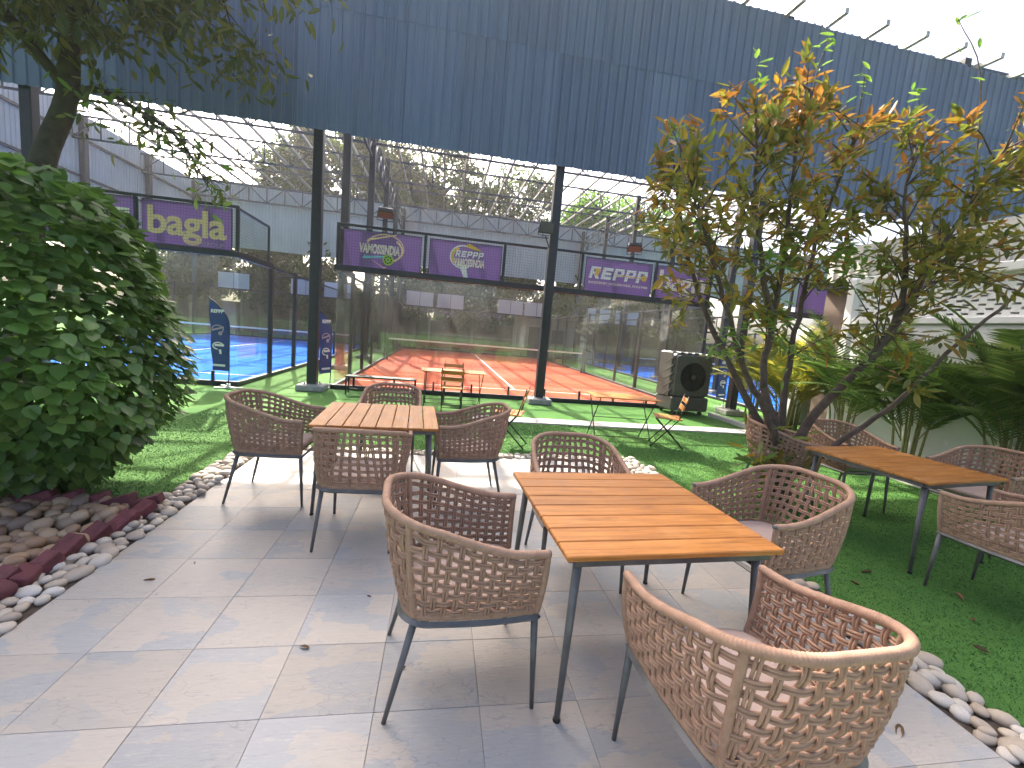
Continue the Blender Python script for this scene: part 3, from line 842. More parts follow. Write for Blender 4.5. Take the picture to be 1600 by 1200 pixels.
# ------------------------------------------------------------------ feather flags
def flag(loc, rz, h, w, label):
    t = thing('feather_flag', label, 'flag', loc, rz, 'blue feather flags by the courts')
    n = 14; L = []; Rr = []
    for k in range(n + 1):
        s_ = k / n; z = h * (.20 + .80 * s_)
        xr = w * .42 if s_ < .62 else w * (.42 - 1.0 * ((s_ - .62) / .38) ** 2.2)
        xl = -w * (.38 + .18 * s_)
        Rr.append((xr, z)); L.append((xl, z))
    pl = L + Rr[::-1]
    b = MB(); o0 = len(b.v)
    for k in range(n):
        for y in (-.004, .004):
            q = [(L[k][0], y + .02 * math.sin(k), L[k][1]), (Rr[k][0], y, Rr[k][1]), (Rr[k + 1][0], y, Rr[k + 1][1]), (L[k + 1][0], y + .02 * math.sin(k + 1), L[k + 1][1])]
            b.addm(q, [(0, 1, 2, 3) if y < 0 else (3, 2, 1, 0)])
    fl = b.build('flag_cloth', 'flag_blue', t, True)
    b = MB(); b.tube([(Rr[0][0], 0, .03)] + [(x + .012, 0, z) for x, z in Rr] + [(L[-1][0] - .01, 0, L[-1][1] + .01)], .010, 6); b.build('pole', 'dark_steel', t)
    b = MB(); b.bar((Rr[0][0] - .22, -.1, .02), (Rr[0][0] + .22, .1, .02), .05, .02); b.bar((Rr[0][0] - .2, .12, .042), (Rr[0][0] + .2, -.12, .042), .05, .02); b.cyl((Rr[0][0], 0, .05), .035, .05, 10)
    b.build('base', 'tape_white', t)
    yy = -.035
    letters(fl, 'REPPP', w * .24, -.04, h * .86, 'print_white', .004, .1, 1.0, 1, yy)
    b = MB(); b.ring(-.03, h * .665, w * .30, w * .22, .02, yy, yy + .003, -1.2, 3.2); b.poly([(-w * .36, h * .64), (w * .22, h * .68), (w * .22, h * .70), (-w * .36, h * .66)], yy, yy + .003)
    b.ring(.02, h * .62, w * .10, w * .10, .03, yy, yy + .003); b.build('emblem', 'print_lilac', fl)
    b = MB(); b.ring(-.02, h * .48, w * .28, w * .20, .022, yy, yy + .003, .3, 4.6); b.poly([(-w * .02, h * .44), (w * .1, h * .44), (w * .12, h * .39), (w * .02, h * .39)], yy, yy + .003); b.box(-w * .22, yy, h * .475, w * .24, yy + .003, h * .50)
    b.build('emblem', 'print_white', fl)
    b = MB(); b.box(-w * .32, yy, h * .25, w * .30, yy + .003, h * .275); b.build('emblem', 'print_white', fl)
flag((-4.22, 9.30, 0), R(-6), 1.74, .38, 'blue feather flag standing in front of the blue court corner')
flag((-2.45, 10.0, 0), R(64), 1.70, .42, 'blue feather flag seen nearly edge-on behind the left column')
flag((7.55, 10.6, 0), R(20), 1.45, .40, 'blue feather flag beside the air cooler at the right blue court')

# ------------------------------------------------------------------ rope chairs
def U(s, w, yf, yb, r):
    """plan curve: right arm front -> back -> left arm front; s in 0..1"""
    fr = (.27, .17, .12, .17, .27); acc = 0
    segs = []
    for f in fr: segs.append((acc, acc + f)); acc += f
    q = math.pi / 2
    if s <= segs[0][1]:
        t = s / fr[0]; return (w + .012 * math.sin(math.pi * t), yf + (-yb + r - yf) * t)
    if s <= segs[1][1]:
        t = (s - segs[1][0]) / fr[1]; return (w - r + r * math.cos(q * t), -yb + r - r * math.sin(q * t))
    if s <= segs[2][1]:
        t = (s - segs[2][0]) / fr[2]; return ((w - r) * (1 - 2 * t), -yb)
    if s <= segs[3][1]:
        t = (s - segs[3][0]) / fr[3]; return (-w + r - r * math.sin(q * t), -yb + r - r * math.cos(q * t))
    t = min(1, (s - segs[4][0]) / fr[4]); return (-w - .012 * math.sin(math.pi * t), -yb + r + (yf + yb - r) * t)
def sm(a, b_, x):
    t = max(0, min(1, (x - a) / (b_ - a))); return t * t * (3 - 2 * t)
ZB = .445
def ztop(s): return .708 + .150 * sm(.03, .44, .5 - abs(s - .5))
def shell(s, v, off=0.0):
    xb, yb = U(s, .262, .262, .285, .11); xt, yt = U(s, .300, .275, .375, .215)
    e = 1e-3
    xa, ya = U(max(0, s - e), .281, .268, .33, .2); xc, yc = U(min(1, s + e), .281, .268, .33, .2)
    tx, ty = xc - xa, yc - ya; L = math.hypot(tx, ty) or 1
    nx, ny = -ty / L, tx / L          # outward (curve runs clockwise seen from above)
    xm, ym = xb + (xt - xb) * v, yb + (yt - yb) * v
    if nx * xm + ny * (ym - .0) < 0: nx, ny = -nx, -ny
    bul = .012 * math.sin(math.pi * v)
    return Vector((xm + nx * (off + bul), ym + ny * (off + bul), ZB + (ztop(s) - ZB) * v)), Vector((tx / L, ty / L, 0)), Vector((nx, ny, 0))
def ribbed(path, r, flat=1.0, pitch=.0105, depth=.0016, n=10, up=None):
    """tube wrapped closely in cord"""
    pts = [Vector(p) for p in path]; d = [0]
    for a, c in zip(pts, pts[1:]): d.append(d[-1] + (c - a).length)
    tot = d[-1]; k = max(2, int(tot / pitch)) * 3; out = []; rr = []; j = 0
    for i in range(k + 1):
        x = tot * i / k
        while j < len(d) - 2 and d[j + 1] < x: j += 1
        t = (x - d[j]) / max(1e-9, d[j + 1] - d[j]); out.append(pts[j].lerp(pts[j + 1], t))
        rr.append(r - (depth if i % 3 == 0 else 0))
    b = MB(); b.tube(out, rr, n, True, flat, up); return b
NVR, NHR, AMP, CR, SEP = 36, 8, .0052, .0058, .0060
V0, V1 = .085, .905
def make_chair():
    root = thing('rope_chair', '', 'chair')
    kids = []
    def part(b, nm, mat, smooth=True, sub=None):
        o = b.build(nm, mat, root if sub is None else sub, smooth)
        if sub is None: kids.append((o, []))
        else: [k for k in kids if k[0] is sub][0][1].append(o)
        return o
    s0, s1 = .012, .988
    # rim
    rim = [shell(s, 1)[0] + Vector((0, 0, .008)) for s in np.linspace(0, 1, 90)]
    o = part(ribbed(rim, .0175, 1.0), 'rim', 'rope')
    for s in (0, 1):
        p, tdir, nn = shell(s, 1); b = MB(); d_ = Vector((0, 1, 0)); b.tube([p + Vector((0, -.004, .008)), p + Vector((0, .006, .008))], [.0150, .0138], 12); part(b, 'end_cap', 'grey_steel', True, o)
    part(ribbed([shell(s, 0)[0] + Vector((0, 0, .004)) for s in np.linspace(0, 1, 80)], .010, 1.9, .0105, .0018, 8, Vector((0, 0, 1))), 'bottom_wrap', 'rope')
    for s in (0.004, .335, .665, .996):
        part(ribbed([shell(s, v)[0] for v in np.linspace(0.0, 1, 12)], .0145 if s in (.335, .665) else .0155), 'post_wrap', 'rope')
    # woven cords in pairs
    dv = (V1 - V0) / (NHR - 1)
    for i in range(NVR):
        s = s0 + .018 + (s1 - s0 - .036) * i / (NVR - 1)
        if abs(s - .335) < .011 or abs(s - .665) < .011: continue
        b = MB()
        for sg in (-1, 1):
            pts_ = []
            for k in range(29):
                v = k / 28
                off = AMP * math.cos(math.pi * ((v - V0) / dv + i))
                p, td, nn = shell(s, v, off); pts_.append(p + td * (sg * SEP))
            b.tube(pts_, CR, 6, False)
        part(b, 'vertical_rope', 'rope')
    for j in range(NHR):
        v = V0 + dv * j; b = MB(); ns = (NVR - 1) * 4 + 8
        for sg in (-1, 1):
            pts_ = []
            for k in range(ns + 1):
                s = s0 + (s1 - s0) * k / ns
                ii = (s - s0 - .018) / ((s1 - s0 - .036) / (NVR - 1))
                off = -AMP * math.cos(math.pi * (ii + j))
                p, td, nn = shell(s, v, off)
                pts_.append(p + Vector((0, 0, sg * SEP + .0025 * math.sin(k * .37 + j * 2.1))))
            b.tube(pts_, CR, 6, False)
        part(b, 'horizontal_rope', 'rope')
    # steel seat frame
    b = MB(); fp = [Vector((*U(s, .268, .262, .292, .115), .420)) for s in np.linspace(0, 1, 48)]
    b.tube(fp + [fp[0]], .0145, 4, False, 1.0, Vector((0, 0, 1))); fr_ = part(b, 'seat_frame', 'grey_steel', False)
    b = MB()
    for k in range(5): y = -.2 + .1 * k; b.bar((-.255, y, .425), (.255, y, .425), .03, .006)
    part(b, 'seat_strap', 'dark_steel', False, fr_)
    for sx in (-1, 1):
        b = MB(); b.tube([(sx * .258, .252, .425), (sx * .268, .275, 0.0)], [.0165, .0095], 10); part(b, 'leg', 'grey_steel')
        b = MB(); b.tube([(sx * .225, -.235, .425), (sx * .255, -.335, 0.0)], [.0165, .0095], 10); part(b, 'leg', 'grey_steel')
    # cushion: rounded pad
    b = MB(); nx = 18; prof = [(.0, -.008), (.6, -.014), (.93, -.006), (1.0, .022), (.97, .046), (.85, .056), (.5, .061), (.0, .064)]
    n = 40; ring_ = []
    for rr, z in prof:
        for k in range(n):
            a = 2 * math.pi * k / n; c_, s_ = math.cos(a), math.sin(a)
            ex = .45
            ring_.append((.238 * rr * math.copysign(abs(c_) ** ex, c_), -.012 + .252 * rr * math.copysign(abs(s_) ** ex, s_), .447 + z))
    fs = [(j * n + k, j * n + (k + 1) % n, (j + 1) * n + (k + 1) % n, (j + 1) * n + k) for j in range(len(prof) - 1) for k in range(n)]
    b.addm(ring_, fs); part(b, 'cushion', 'cushion')
    return root, kids
chair0, ck = make_chair()
GRP = 'woven rope armchairs at the wooden tables'
CH = [  # x, y, facing (deg, 0 = +X), label
    (.19, 1.875, 4, 'woven rope armchair left of the nearest table, standing on the tiles'),
    (1.07, 1.20, 93, 'nearest woven rope armchair, its back to the camera at lower right'),
    (1.96, 2.18, 188, 'woven rope armchair right of the nearest table, in front of the small tree trunk'),
    (.97, 2.70, 268, 'woven rope armchair on the far side of the nearest table, facing the camera'),
    (-1.31, 3.95, -2, 'woven rope armchair left of the second table, beside the pebble strip'),
    (-.50, 3.26, 88, 'woven rope armchair with its back to the camera at the second table'),
    (.29, 4.0, 184, 'woven rope armchair right of the second table, turned towards it'),
    (-.48, 4.78, 271, 'woven rope armchair beyond the second table, only its back showing over the top'),
    (3.72, 4.05, 330, 'woven rope armchair on the turf half hidden behind the small tree trunk'),
    (4.55, 4.05, 268, 'woven rope armchair beyond the table on the turf, in front of the palms'),
    (5.05, 3.15, 188, 'woven rope armchair right of the table on the turf, by the white wall'),
    (3.93, 2.22, 97, 'woven rope armchair on the turf with its back to the camera, nearest the right edge'),
]
for k, (x, y, a, lab) in enumerate(CH):
    rz = R(a - 90)
    if k == 0:
        chair0.location = (x, y, .013); chair0.rotation_euler = (0, 0, rz); chair0['label'] = lab; chair0['group'] = GRP
    else:
        zz = .013 if k < 8 else 0.004
        r_ = dup(chair0, ck, (x, y, zz), rz, lab, GRP); r_.scale = (1 + random.uniform(-.015, .015), 1 + random.uniform(-.015, .015), 1 + random.uniform(-.01, .01))

# ------------------------------------------------------------------ slatted tables
def make_table():
    root = thing('slat_table', '', 'table'); kids = []
    W = 1.0; n = 8; w = W / n; H = .745
    for k in range(n):
        b = MB(); b.cbox(-W / 2, -w / 2 + .003, -.024, W / 2, w / 2 - .003, 0, .004)
        if k == 0: pm = b.mesh('plank', 'teak')
        o = ob('plank', pm, root, (0, -W / 2 + w * (k + .5), H + random.uniform(-.0008, .0008))); kids.append((o, []))
    b = MB(); e = W / 2 - .045
    for s_ in (-1, 1): b.bar((-e, s_ * e, H - .043), (e, s_ * e, H - .043), .03, .034); b.bar((s_ * e, -e + .016, H - .043), (s_ * e, e - .016, H - .043), .03, .034)
    b.bar((0, -e + .016, H - .043), (0, e - .016, H - .043), .03, .03)
    o = b.build('table_frame', 'grey_steel', root); kids.append((o, []))
    for sx in (-1, 1):
        for sy in (-1, 1):
            b = MB(); b.tube([(sx * (e - .03), sy * (e - .03), H - .03), (sx * (e + .005), sy * (e + .005), 0)], [.020, .0125], 12)
            o = b.build('leg', 'grey_steel', root, True)
            b = MB(); b.cyl((sx * (e + .005), sy * (e + .005), 0), .016, .012, 10); g_ = b.build('foot_cap', 'black_steel', o)
            kids.append((o, [g_]))
    return root, kids
tab0, tk = make_table()
TG = 'wooden slat dining tables'
tab0.location = (1.01, 2.04, .013); tab0.rotation_euler = (0, 0, R(3)); tab0['label'] = 'nearest wooden slat table, glossy orange planks on splayed grey steel legs'; tab0['group'] = TG
dup(tab0, tk, (-.49, 4.0, .013), R(90 + 3), 'second wooden slat table on the tiles, farther back at left, planks pointing at the camera', TG)
dup(tab0, tk, (4.08, 3.15, .004), R(9), 'wooden slat table standing on the shaded turf at right', TG)

# ------------------------------------------------------------------ folding bistro furniture
def bistro_chair():
    root = thing('folding_chair', '', 'chair'); kids = []
    for s_ in (-1, 1):
        x = s_ * .19
        b = MB(); b.tube([(x, .24, 0), (x, -.14, .46), (x, -.24, .84)], .010, 6); kids.append((b.build('back_leg', 'black_steel', root, True), []))
        b = MB(); b.tube([(x * .9, -.26, 0), (x * .9, .20, .45)], .010, 6); kids.append((b.build('front_leg', 'black_steel', root, True), []))
    for y0, z0 in ((.20, .12), (-.21, .12)):
        b = MB(); b.bar((-.18, y0 * .75, z0 - .02), (.18, y0 * .75, z0 - .02), .012); kids.append((b.build('stretcher', 'black_steel', root), []))
    sm_ = None
    for k in range(6):
        b = MB(); b.cbox(-.21, -.030, 0, .21, .030, .016, .003)
        if sm_ is None: sm_ = b.mesh('seat_slat', 'teak')
        kids.append((ob('seat_slat', sm_, root, (0, -.16 + .068 * k, .455)), []))
    for z in (.64, .76):
        Mx = Matrix.Translation((0, -.19 - (z - .64) * .27, z)) @ Matrix.Rotation(R(14), 4, 'X')
        b = MB(); b.cbox(-.21, -.010, -.038, .21, .010, .038, .004, Mx); kids.append((b.build('back_slat', 'teak', root), []))
    return root, kids
bc, bk = bistro_chair()
BG = 'folding wooden bistro chairs on the lawn'
bc.location = (.27, 8.12, .004); bc.rotation_euler = (0, 0, R(-3)); bc['label'] = 'folding slat chair with its back to the camera, beyond the second table'; bc['group'] = BG
dup(bc, bk, (.32, 9.15, .004), R(180), 'folding slat chair facing the camera, farthest back before the red court', BG)
dup(bc, bk, (1.02, 5.95, .004), R(72), 'folding slat chair seen from the side on the lawn left of the bare legged table', BG)
dup(bc, bk, (3.62, 6.28, .004), R(68), 'folding slat chair on the sunlit lawn in front of the air cooler', BG)
def bistro_table(loc, rz, w, d, h, label):
    t = thing('folding_table', label, 'table', loc, rz, 'folding bistro tables on the lawn')
    n = max(4, int(d / .09)); sw = d / n
    b = MB(); b.cbox(-w / 2, -sw / 2 + .006, 0, w / 2, sw / 2 - .006, .016, .003); me = b.mesh('table_slat', 'teak')
    for k in range(n): ob('table_slat', me, t, (0, -d / 2 + sw * (k + .5), h - .016))
    for s_ in (-1, 1):
        x = s_ * (w / 2 - .08)
        for q in (-1, 1):
            b = MB(); b.tube([(x + .012 * q, q * d * .48, 0), (x + .012 * q, -q * d * .42, h - .02)], .009, 6); b.build('leg', 'black_steel', t)
    for z, y in ((.10, .36), (.10, -.36), (h * .5, 0)):
        b = MB(); b.bar((-w / 2 + .09, y * d, z), (w / 2 - .09, y * d, z), .010); b.build('stretcher', 'black_steel', t)
bistro_table((2.93, 6.52, .004), R(-4), 1.05, .62, .72, 'thin folding table with bare crossed legs on the sunlit lawn')
bistro_table((.30, 8.65, .004), R(2), 1.25, .62, .72, 'folding slat table between two folding chairs before the red court')
# low black bench by the glass
t = thing('steel_bench', 'low black steel framed bench against the red court glass', 'bench', (-1.18, 9.55, .004))
b = MB(); b.cbox(-.72, -.16, .36, .72, .16, .39, .005); b.build('bench_top', 'black_steel', t)
for sx in (-1, 1):
    for sy in (-1, 1):
        b = MB(); b.bar((sx * .70, sy * .14, 0), (sx * .70, sy * .14, .36), .028); b.build('leg', 'black_steel', t)
b = MB(); b.bar((-.7, .14, .08), (.7, .14, .08), .02); b.build('stretcher', 'black_steel', t)

# ------------------------------------------------------------------ evaporative air cooler
def cooler(loc, rz):
    t = thing('air_cooler', 'big dark grey evaporative air cooler with round black fan in front of the court', 'air cooler', loc, rz)
    W, D, H = .98, .68, 1.44
    b = MB(); b.cbox(-W / 2, -D / 2, .10, W / 2, D / 2, .42, .03); b.build('water_tank', 'cooler_grey', t)
    b = MB(); b.cbox(-W / 2 + .02, -D / 2 + .06, .43, W / 2 - .02, D / 2, H - .03, .05); b.cbox(-W / 2 - .015, -D / 2 + .16, .42, -W / 2 + .019, D / 2 - .01, H, .012); b.cbox(W / 2 - .019, -D / 2 + .16, .42, W / 2 + .015, D / 2 - .01, H, .012)
    b.cbox(-W / 2 + .02, -D / 2 + .3, H - .029, W / 2 - .02, D / 2 - .02, H + .02, .02); body = b.build('body', 'cooler_grey', t)
    # front panel with round opening
    b = MB(); n = 48; r = .335; cz = .90; hw, hz0, hz1 = W / 2 - .035, .46, H - .06
    vo = []; y0 = -D / 2 + .012
    for k in range(n):
        a = 2 * math.pi * k / n; c_, s_ = math.cos(a), math.sin(a)
        k1 = min(hw / max(1e-6, abs(c_)), ((hz1 - cz) if s_ > 0 else (cz - hz0)) / max(1e-6, abs(s_)))
        vo += [(r * c_, y0, cz + r * s_), (k1 * c_, y0, cz + k1 * s_), (r * c_, y0 + .05, cz + r * s_), (k1 * c_, y0 + .05, cz + k1 * s_)]
    fs = []
    for k in range(n):
        a = 4 * k; c_ = 4 * ((k + 1) % n)
        fs += [(a, a + 1, c_ + 1, c_), (a, c_, c_ + 2, a + 2), (a + 1, a + 3, c_ + 3, c_ + 1)]
    b.addm(vo, fs); b.build('front_panel', 'cooler_grey', t)
    b = MB()
    for k in range(1, 12):
        b.ring(0, cz, r * k / 11, r * k / 11, .009, y0 - .004, y0 + .004, n=40)
    for k in range(16):
        a = 2 * math.pi * k / 16; b.bar((.05 * math.cos(a), y0 + .006, cz + .05 * math.sin(a)), (r * math.cos(a), y0 + .006, cz + r * math.sin(a)), .006)
    gr = b.build('fan_grille', 'cooler_black', t)
    b = MB(); b.poly([(.055 * math.cos(a * .393), cz + .055 * math.sin(a * .393)) for a in range(16)], y0 - .012, y0 - .005); b.build('grille_hub', 'cooler_grey', gr)
    b = MB(); b.poly([(r * 1.0 * math.cos(a * .2618), cz + r * math.sin(a * .2618)) for a in range(24)], y0 + .046, y0 + .05); b.build('fan_well', 'cooler_black', t)
    b = MB()
    for k in range(5):
        a = k * 1.2566; Mx = Matrix.Translation((0, y0 + .028, cz)) @ Matrix.Rotation(-a, 4, 'Y') @ Matrix.Rotation(R(8), 4, 'X'); b.box(-.06, -.003, .05, .09, .003, .30, Mx)
    b.build('fan_blade', 'cooler_black', t)
    # deep side ribs
    for sx in (-1, 1):
        for k in range(5):
            z = .50 + .19 * k
            Mx = Matrix.Translation((sx * (W / 2 - .01), -.10, z)) @ Matrix.Rotation(R(-28), 4, 'X')
            b = MB(); b.cbox(-.03, -.17, -.02, .03, .17, .02, .006, Mx); b.build('side_rib', 'cooler_grey', t)
    for k in range(4):
        b = MB(); b.cbox(-.34 + .18 * k, -D / 2 + .09, H - .03, -.22 + .18 * k, -D / 2 + .34, H + .012, .012); b.build('top_rib', 'cooler_grey', t)
    for sx in (-1, 1):
        for sy in (-1, 1):
            b = MB(); b.tube([(sx * .36 - .02, sy * .24, .05), (sx * .36 + .02, sy * .24, .05)], .05, 12); b.bar((sx * .36, sy * .24, .06), (sx * .36, sy * .24, .12), .03); b.build('castor', 'cooler_black', t)
    b = MB(); b.cbox(W / 2 + .0155, -.12, .78, W / 2 + .06, .02, .98, .01); b.build('float_valve', 'cooler_black', t)
cooler((5.76, 9.5, .004), R(4))

# ------------------------------------------------------------------ white garden wall with pierced screen
gw = thing('garden_wall', 'white garden wall with pierced lattice band behind the palms', 'wall', (7.05, 0, 0))
b = MB(); b.cbox(0, -1.5, 0, .22, 6.6, 2.22, .01); b.build('wall_body', 'white_paint', gw)
b = MB(); b.cbox(-.05, -1.5, 2.223, .27, 6.6, 2.32, .012); b.build('ledge', 'white_paint', gw)
b = MB(); cell_y, cell_z = .045, .030; ny, nz = int(8.1 / cell_y / 2) * 2, 19
hole = set()
for j in range(1, nz - 1):
    if j % 2 == 1:
        for i in range(ny):
            if (i + (2 if (j // 2) % 2 else 0)) % 4 in (0, 1): hole.add((i, j))
def quad(p): b.addm(p, [(0, 1, 2, 3)])
for i in range(ny):
    for j in range(nz):
        ya, yb_, za, zb_ = -1.5 + cell_y * i, -1.5 + cell_y * (i + 1), 2.321 + cell_z * j, 2.321 + cell_z * (j + 1)
        if (i, j) not in hole:
            quad([(.05, ya, za), (.05, ya, zb_), (.05, yb_, zb_), (.05, yb_, za)]); quad([(.17, ya, za), (.17, yb_, za), (.17, yb_, zb_), (.17, ya, zb_)])
        else:
            quad([(.05, ya, za), (.17, ya, za), (.17, yb_, za), (.05, yb_, za)]); quad([(.05, ya, zb_), (.05, yb_, zb_), (.17, yb_, zb_), (.17, ya, zb_)])
            if (i - 1, j) not in hole: quad([(.05, ya, za), (.05, ya, zb_), (.17, ya, zb_), (.17, ya, za)])
            if (i + 1, j) not in hole: quad([(.05, yb_, za), (.17, yb_, za), (.17, yb_, zb_), (.05, yb_, zb_)])
b.build('lattice_screen', 'white_paint', gw)
zt_ = 2.321 + cell_z * nz
b = MB(); b.cbox(-.04, -1.5, zt_ + .002, .26, 6.6, zt_ + .13, .015); b.build('coping', 'white_paint', gw)
b = MB(); b.cbox(-.03, 6.601, 0, .25, 6.85, zt_ + .16, .06); b.build('end_pier', 'white_paint', gw)
nb = thing('outbuilding', 'cream corrugated outbuilding with dark gutter rising behind the white garden wall', 'building', (8.3, 0, 0))
cs = corrugated(1.2, .62, .2, .03, 'cream_sheet')
for k in range(8):
    o = ob('cladding_sheet', cs, nb, (-.012 * (k % 2), 8.6 - 1.2 * k, 3.25)); o.rotation_euler = (0, 0, R(-90))
b = MB(); b.cbox(-.14, -1.2, 3.06, .02, 8.7, 3.22, .02); b.build('gutter', 'dark_steel', nb)
b = MB(); b.box(.05, -1.2, 0, 3.5, 8.6, 3.3); b.build('wall', 'brown_wall', nb)  # wall coloured dark to stand in for shade seen through the lattice holes
b = MB(); b.bar((.1, -1.2, 3.92), (3.5, -1.2, 3.6), .05); b.addm([(.06, -1.2, 3.95), (.06, 8.6, 3.95), (3.6, 8.6, 3.5), (3.6, -1.2, 3.5)], [(0, 1, 2, 3)]); b.build('roof', 'cream_sheet', nb)
b = MB(); b.bar((0.1, -1.2, 3.90), (.1, 8.6, 3.90), .1); b.build('ridge_trim', 'cream_sheet', nb)
wp = MB(); wp.cbox(-.3, -.25, 0, .3, .25, 2.25, .08)
tag(wp.build('gate_pillar', 'white_paint', None, False, (8.55, 9.0, 0)), 'white rounded pillar behind the small tree beside the right blue court', 'pillar')

# backdrop: low boundary wall behind the courts
bw = thing('boundary_wall', 'low brown boundary wall behind the far ends of the courts', 'wall', (0, 33.2, 0))
for k in range(16):
    b = MB(); b.cbox(-20 + 3.2 * k, 0, 0, -20 + 3.2 * k + 3.0, .25, 1.9 + .1 * (k % 3), .02); b.build('wall_panel', 'brown_wall', bw)
    b = MB(); b.cbox(-20 + 3.2 * k + 3.002, -.05, 0, -20 + 3.2 * k + 3.198, .3, 2.2, .02); b.build('pier', 'shed_beige', bw)
hut = thing('brick_hut', 'small beige hut with tiled roof beyond the far end of the red court', 'hut', (7.0, 29.8, 0))
b = MB(); b.cbox(-2.0, -.8, 0, 2.0, .8, 2.6, .03); b.build('wall', 'shed_beige', hut)
b = MB(); b.cbox(-2.2, -1.05, 2.603, 2.2, 1.05, 2.8, .03); b.build('roof', 'brown_wall', hut)
b = MB(); b.cbox(-1.2, -.83, .002, -.3, -.805, 2.0, .004); b.build('door', 'dark_steel', hut)
b = MB(); b.cbox(.4, -.83, 1.0, 1.3, -.805, 1.9, .004); b.build('window', 'lamp_glass', hut)

# ------------------------------------------------------------------ leaves
def leaf_template(kind):
    """length along +y, face towards +z, folded on the midrib; quads"""
    if kind == 'heart': st = [(0, .0), (.12, .30), (.36, .42), (.66, .30), (.88, .10), (1.0, 0.0)]
    elif kind == 'long': st = [(0, .0), (.2, .11), (.5, .16), (.8, .09), (1.0, 0.0)]
    elif kind == 'oval': st = [(0, .0), (.18, .11), (.45, .165), (.75, .105), (1.0, 0.0)]
    else: st = [(0, .02), (.4, .05), (1.0, .0)]
    v = []; f = []
    for k, (y, w) in enumerate(st):
        droop = -.10 * y * y
        v += [(-w, y, .10 * w + droop), (0, y, -.06 * (w > 0) + droop), (w, y, .10 * w + droop)]
    for k in range(len(st) - 1):
        a = 3 * k; f += [(a, a + 1, a + 4, a + 3), (a + 1, a + 2, a + 5, a + 4)]
    return np.array(v, float), np.array(f, int)
def leaf_mats(dirs, ups, size):
    """rotation matrices with leaf axis along dirs and face roughly ups"""
    d = dirs / np.linalg.norm(dirs, axis=1, keepdims=True)
    x = np.cross(d, ups); x /= (np.linalg.norm(x, axis=1, keepdims=True) + 1e-9)
    z = np.cross(x, d)
    return np.stack([x, d, z], axis=2) * np.asarray(size)[:, None, None]
def leaves_mesh(name, kind, pos, dirs, ups, size, mats, mi=None, smooth=True):
    tv, tf = leaf_template(kind); n = len(pos)
    Rm = leaf_mats(dirs, ups, size)
    v = np.einsum('nij,kj->nki', Rm, tv) + pos[:, None, :]
    f = (tf[None] + (np.arange(n) * len(tv))[:, None, None]).reshape(-1, 4)
    m = None if mi is None else np.repeat(mi, len(tf))
    return fast_mesh(name, v.reshape(-1, 3), f, mats, m, smooth)
def single_leaf(kind, mat):
    tv, tf = leaf_template(kind); return fast_mesh('leaf', tv, tf, [mat], None, True)
def leaf_objects(parent, me_by_mat, pos, dirs, ups, size, mi, idx):
    Rm = leaf_mats(dirs, ups, size)
    for i in idx:
        o = ob('leaf', me_by_mat[int(mi[i])], parent)
        m = Matrix([[*Rm[i][r], pos[i][r]] for r in range(3)] + [[0, 0, 0, 1]])
        o.matrix_local = m
def rnd_unit(n):
    a = RNG.normal(size=(n, 3)); return a / np.linalg.norm(a, axis=1, keepdims=True)

# --- leafy bush at left
def bush():
    t = thing('leafy_bush', 'large dense bush of broad green leaves filling the left edge above the stone bed', 'bush', (-3.25, 3.90, 0))
    C = np.array([0, 0, 1.32]); A = np.array([1.05, .96, 1.27])
    n = 9500
    u = rnd_unit(n)
    u /= (np.sum(np.abs(u) ** 2.1, axis=1, keepdims=True)) ** (1 / 2.1)
    lump = 1 + .09 * np.sin(4.1 * u[:, 0] + 1) * np.sin(3.7 * u[:, 2]) + .06 * np.sin(7 * u[:, 1] + 5 * u[:, 2])
    rad = (1 - np.abs(RNG.normal(0, .11, n))) * lump
    pos = C + u * A * rad[:, None]
    keep = pos[:, 2] > .10
    pos, u, rad = pos[keep], u[keep], rad[keep]; n = len(pos)
    out = u * np.array([1, 1, .35]); dirs = out + .55 * rnd_unit(n) + np.array([0, 0, -.55])
    ups = np.tile([0, 0, 1.0], (n, 1)) + .9 * out + .45 * rnd_unit(n)
    size = RNG.uniform(.075, .122, n)
    # which leaves show most: outer and facing the camera
    vd = np.array([3.25, -3.90, .4]); vd = vd / np.linalg.norm(vd)
    score = (u @ vd) + 1.5 * (rad - 1) + RNG.uniform(0, .35, n) + (pos[:, 0] > -1.0) * .3
    order = np.argsort(-score)[:300]; mask = np.ones(n, bool); mask[order] = False
    cr = leaves_mesh('foliage', 'heart', pos[mask], dirs[mask], ups[mask], size[mask], ['bush_leaf'])
    stuff(ob('foliage', cr, t))
    leaf_objects(t, [single_leaf('heart', 'bush_leaf')], pos, dirs, ups, size, np.zeros(n), order)
    b = MB()
    for k in range(9):
        a = k * .7; e = (math.cos(a) * .75, math.sin(a) * .7, 1.3 + .6 * ((k * 3) % 4) / 4)
        b.tube([(math.cos(a) * .08, math.sin(a) * .08, 0), (e[0] * .4, e[1] * .4, .6), e], [.03, .022, .008], 6)
    b.build('stem', 'bark_dark', t, True)
bush()

# --- generic branching
def jitter(v, a): return v + Vector((random.uniform(-a, a), random.uniform(-a, a), random.uniform(-a, a)))
def limb_points(pts, n=5):
    """Catmull-Rom through the given points"""
    p = [Vector(q) for q in pts]; p = [p[0] * 2 - p[1]] + p + [p[-1] * 2 - p[-2]]; out = []
    for i in range(1, len(p) - 2):
        for k in range(n):
            t = k / n
            out.append(.5 * ((2 * p[i]) + (p[i + 1] - p[i - 1]) * t + (2 * p[i - 1] - 5 * p[i] + 4 * p[i + 1] - p[i + 2]) * t * t + (3 * p[i] - p[i - 1] - 3 * p[i + 1] + p[i + 2]) * t ** 3))
    out.append(p[-2]); return out

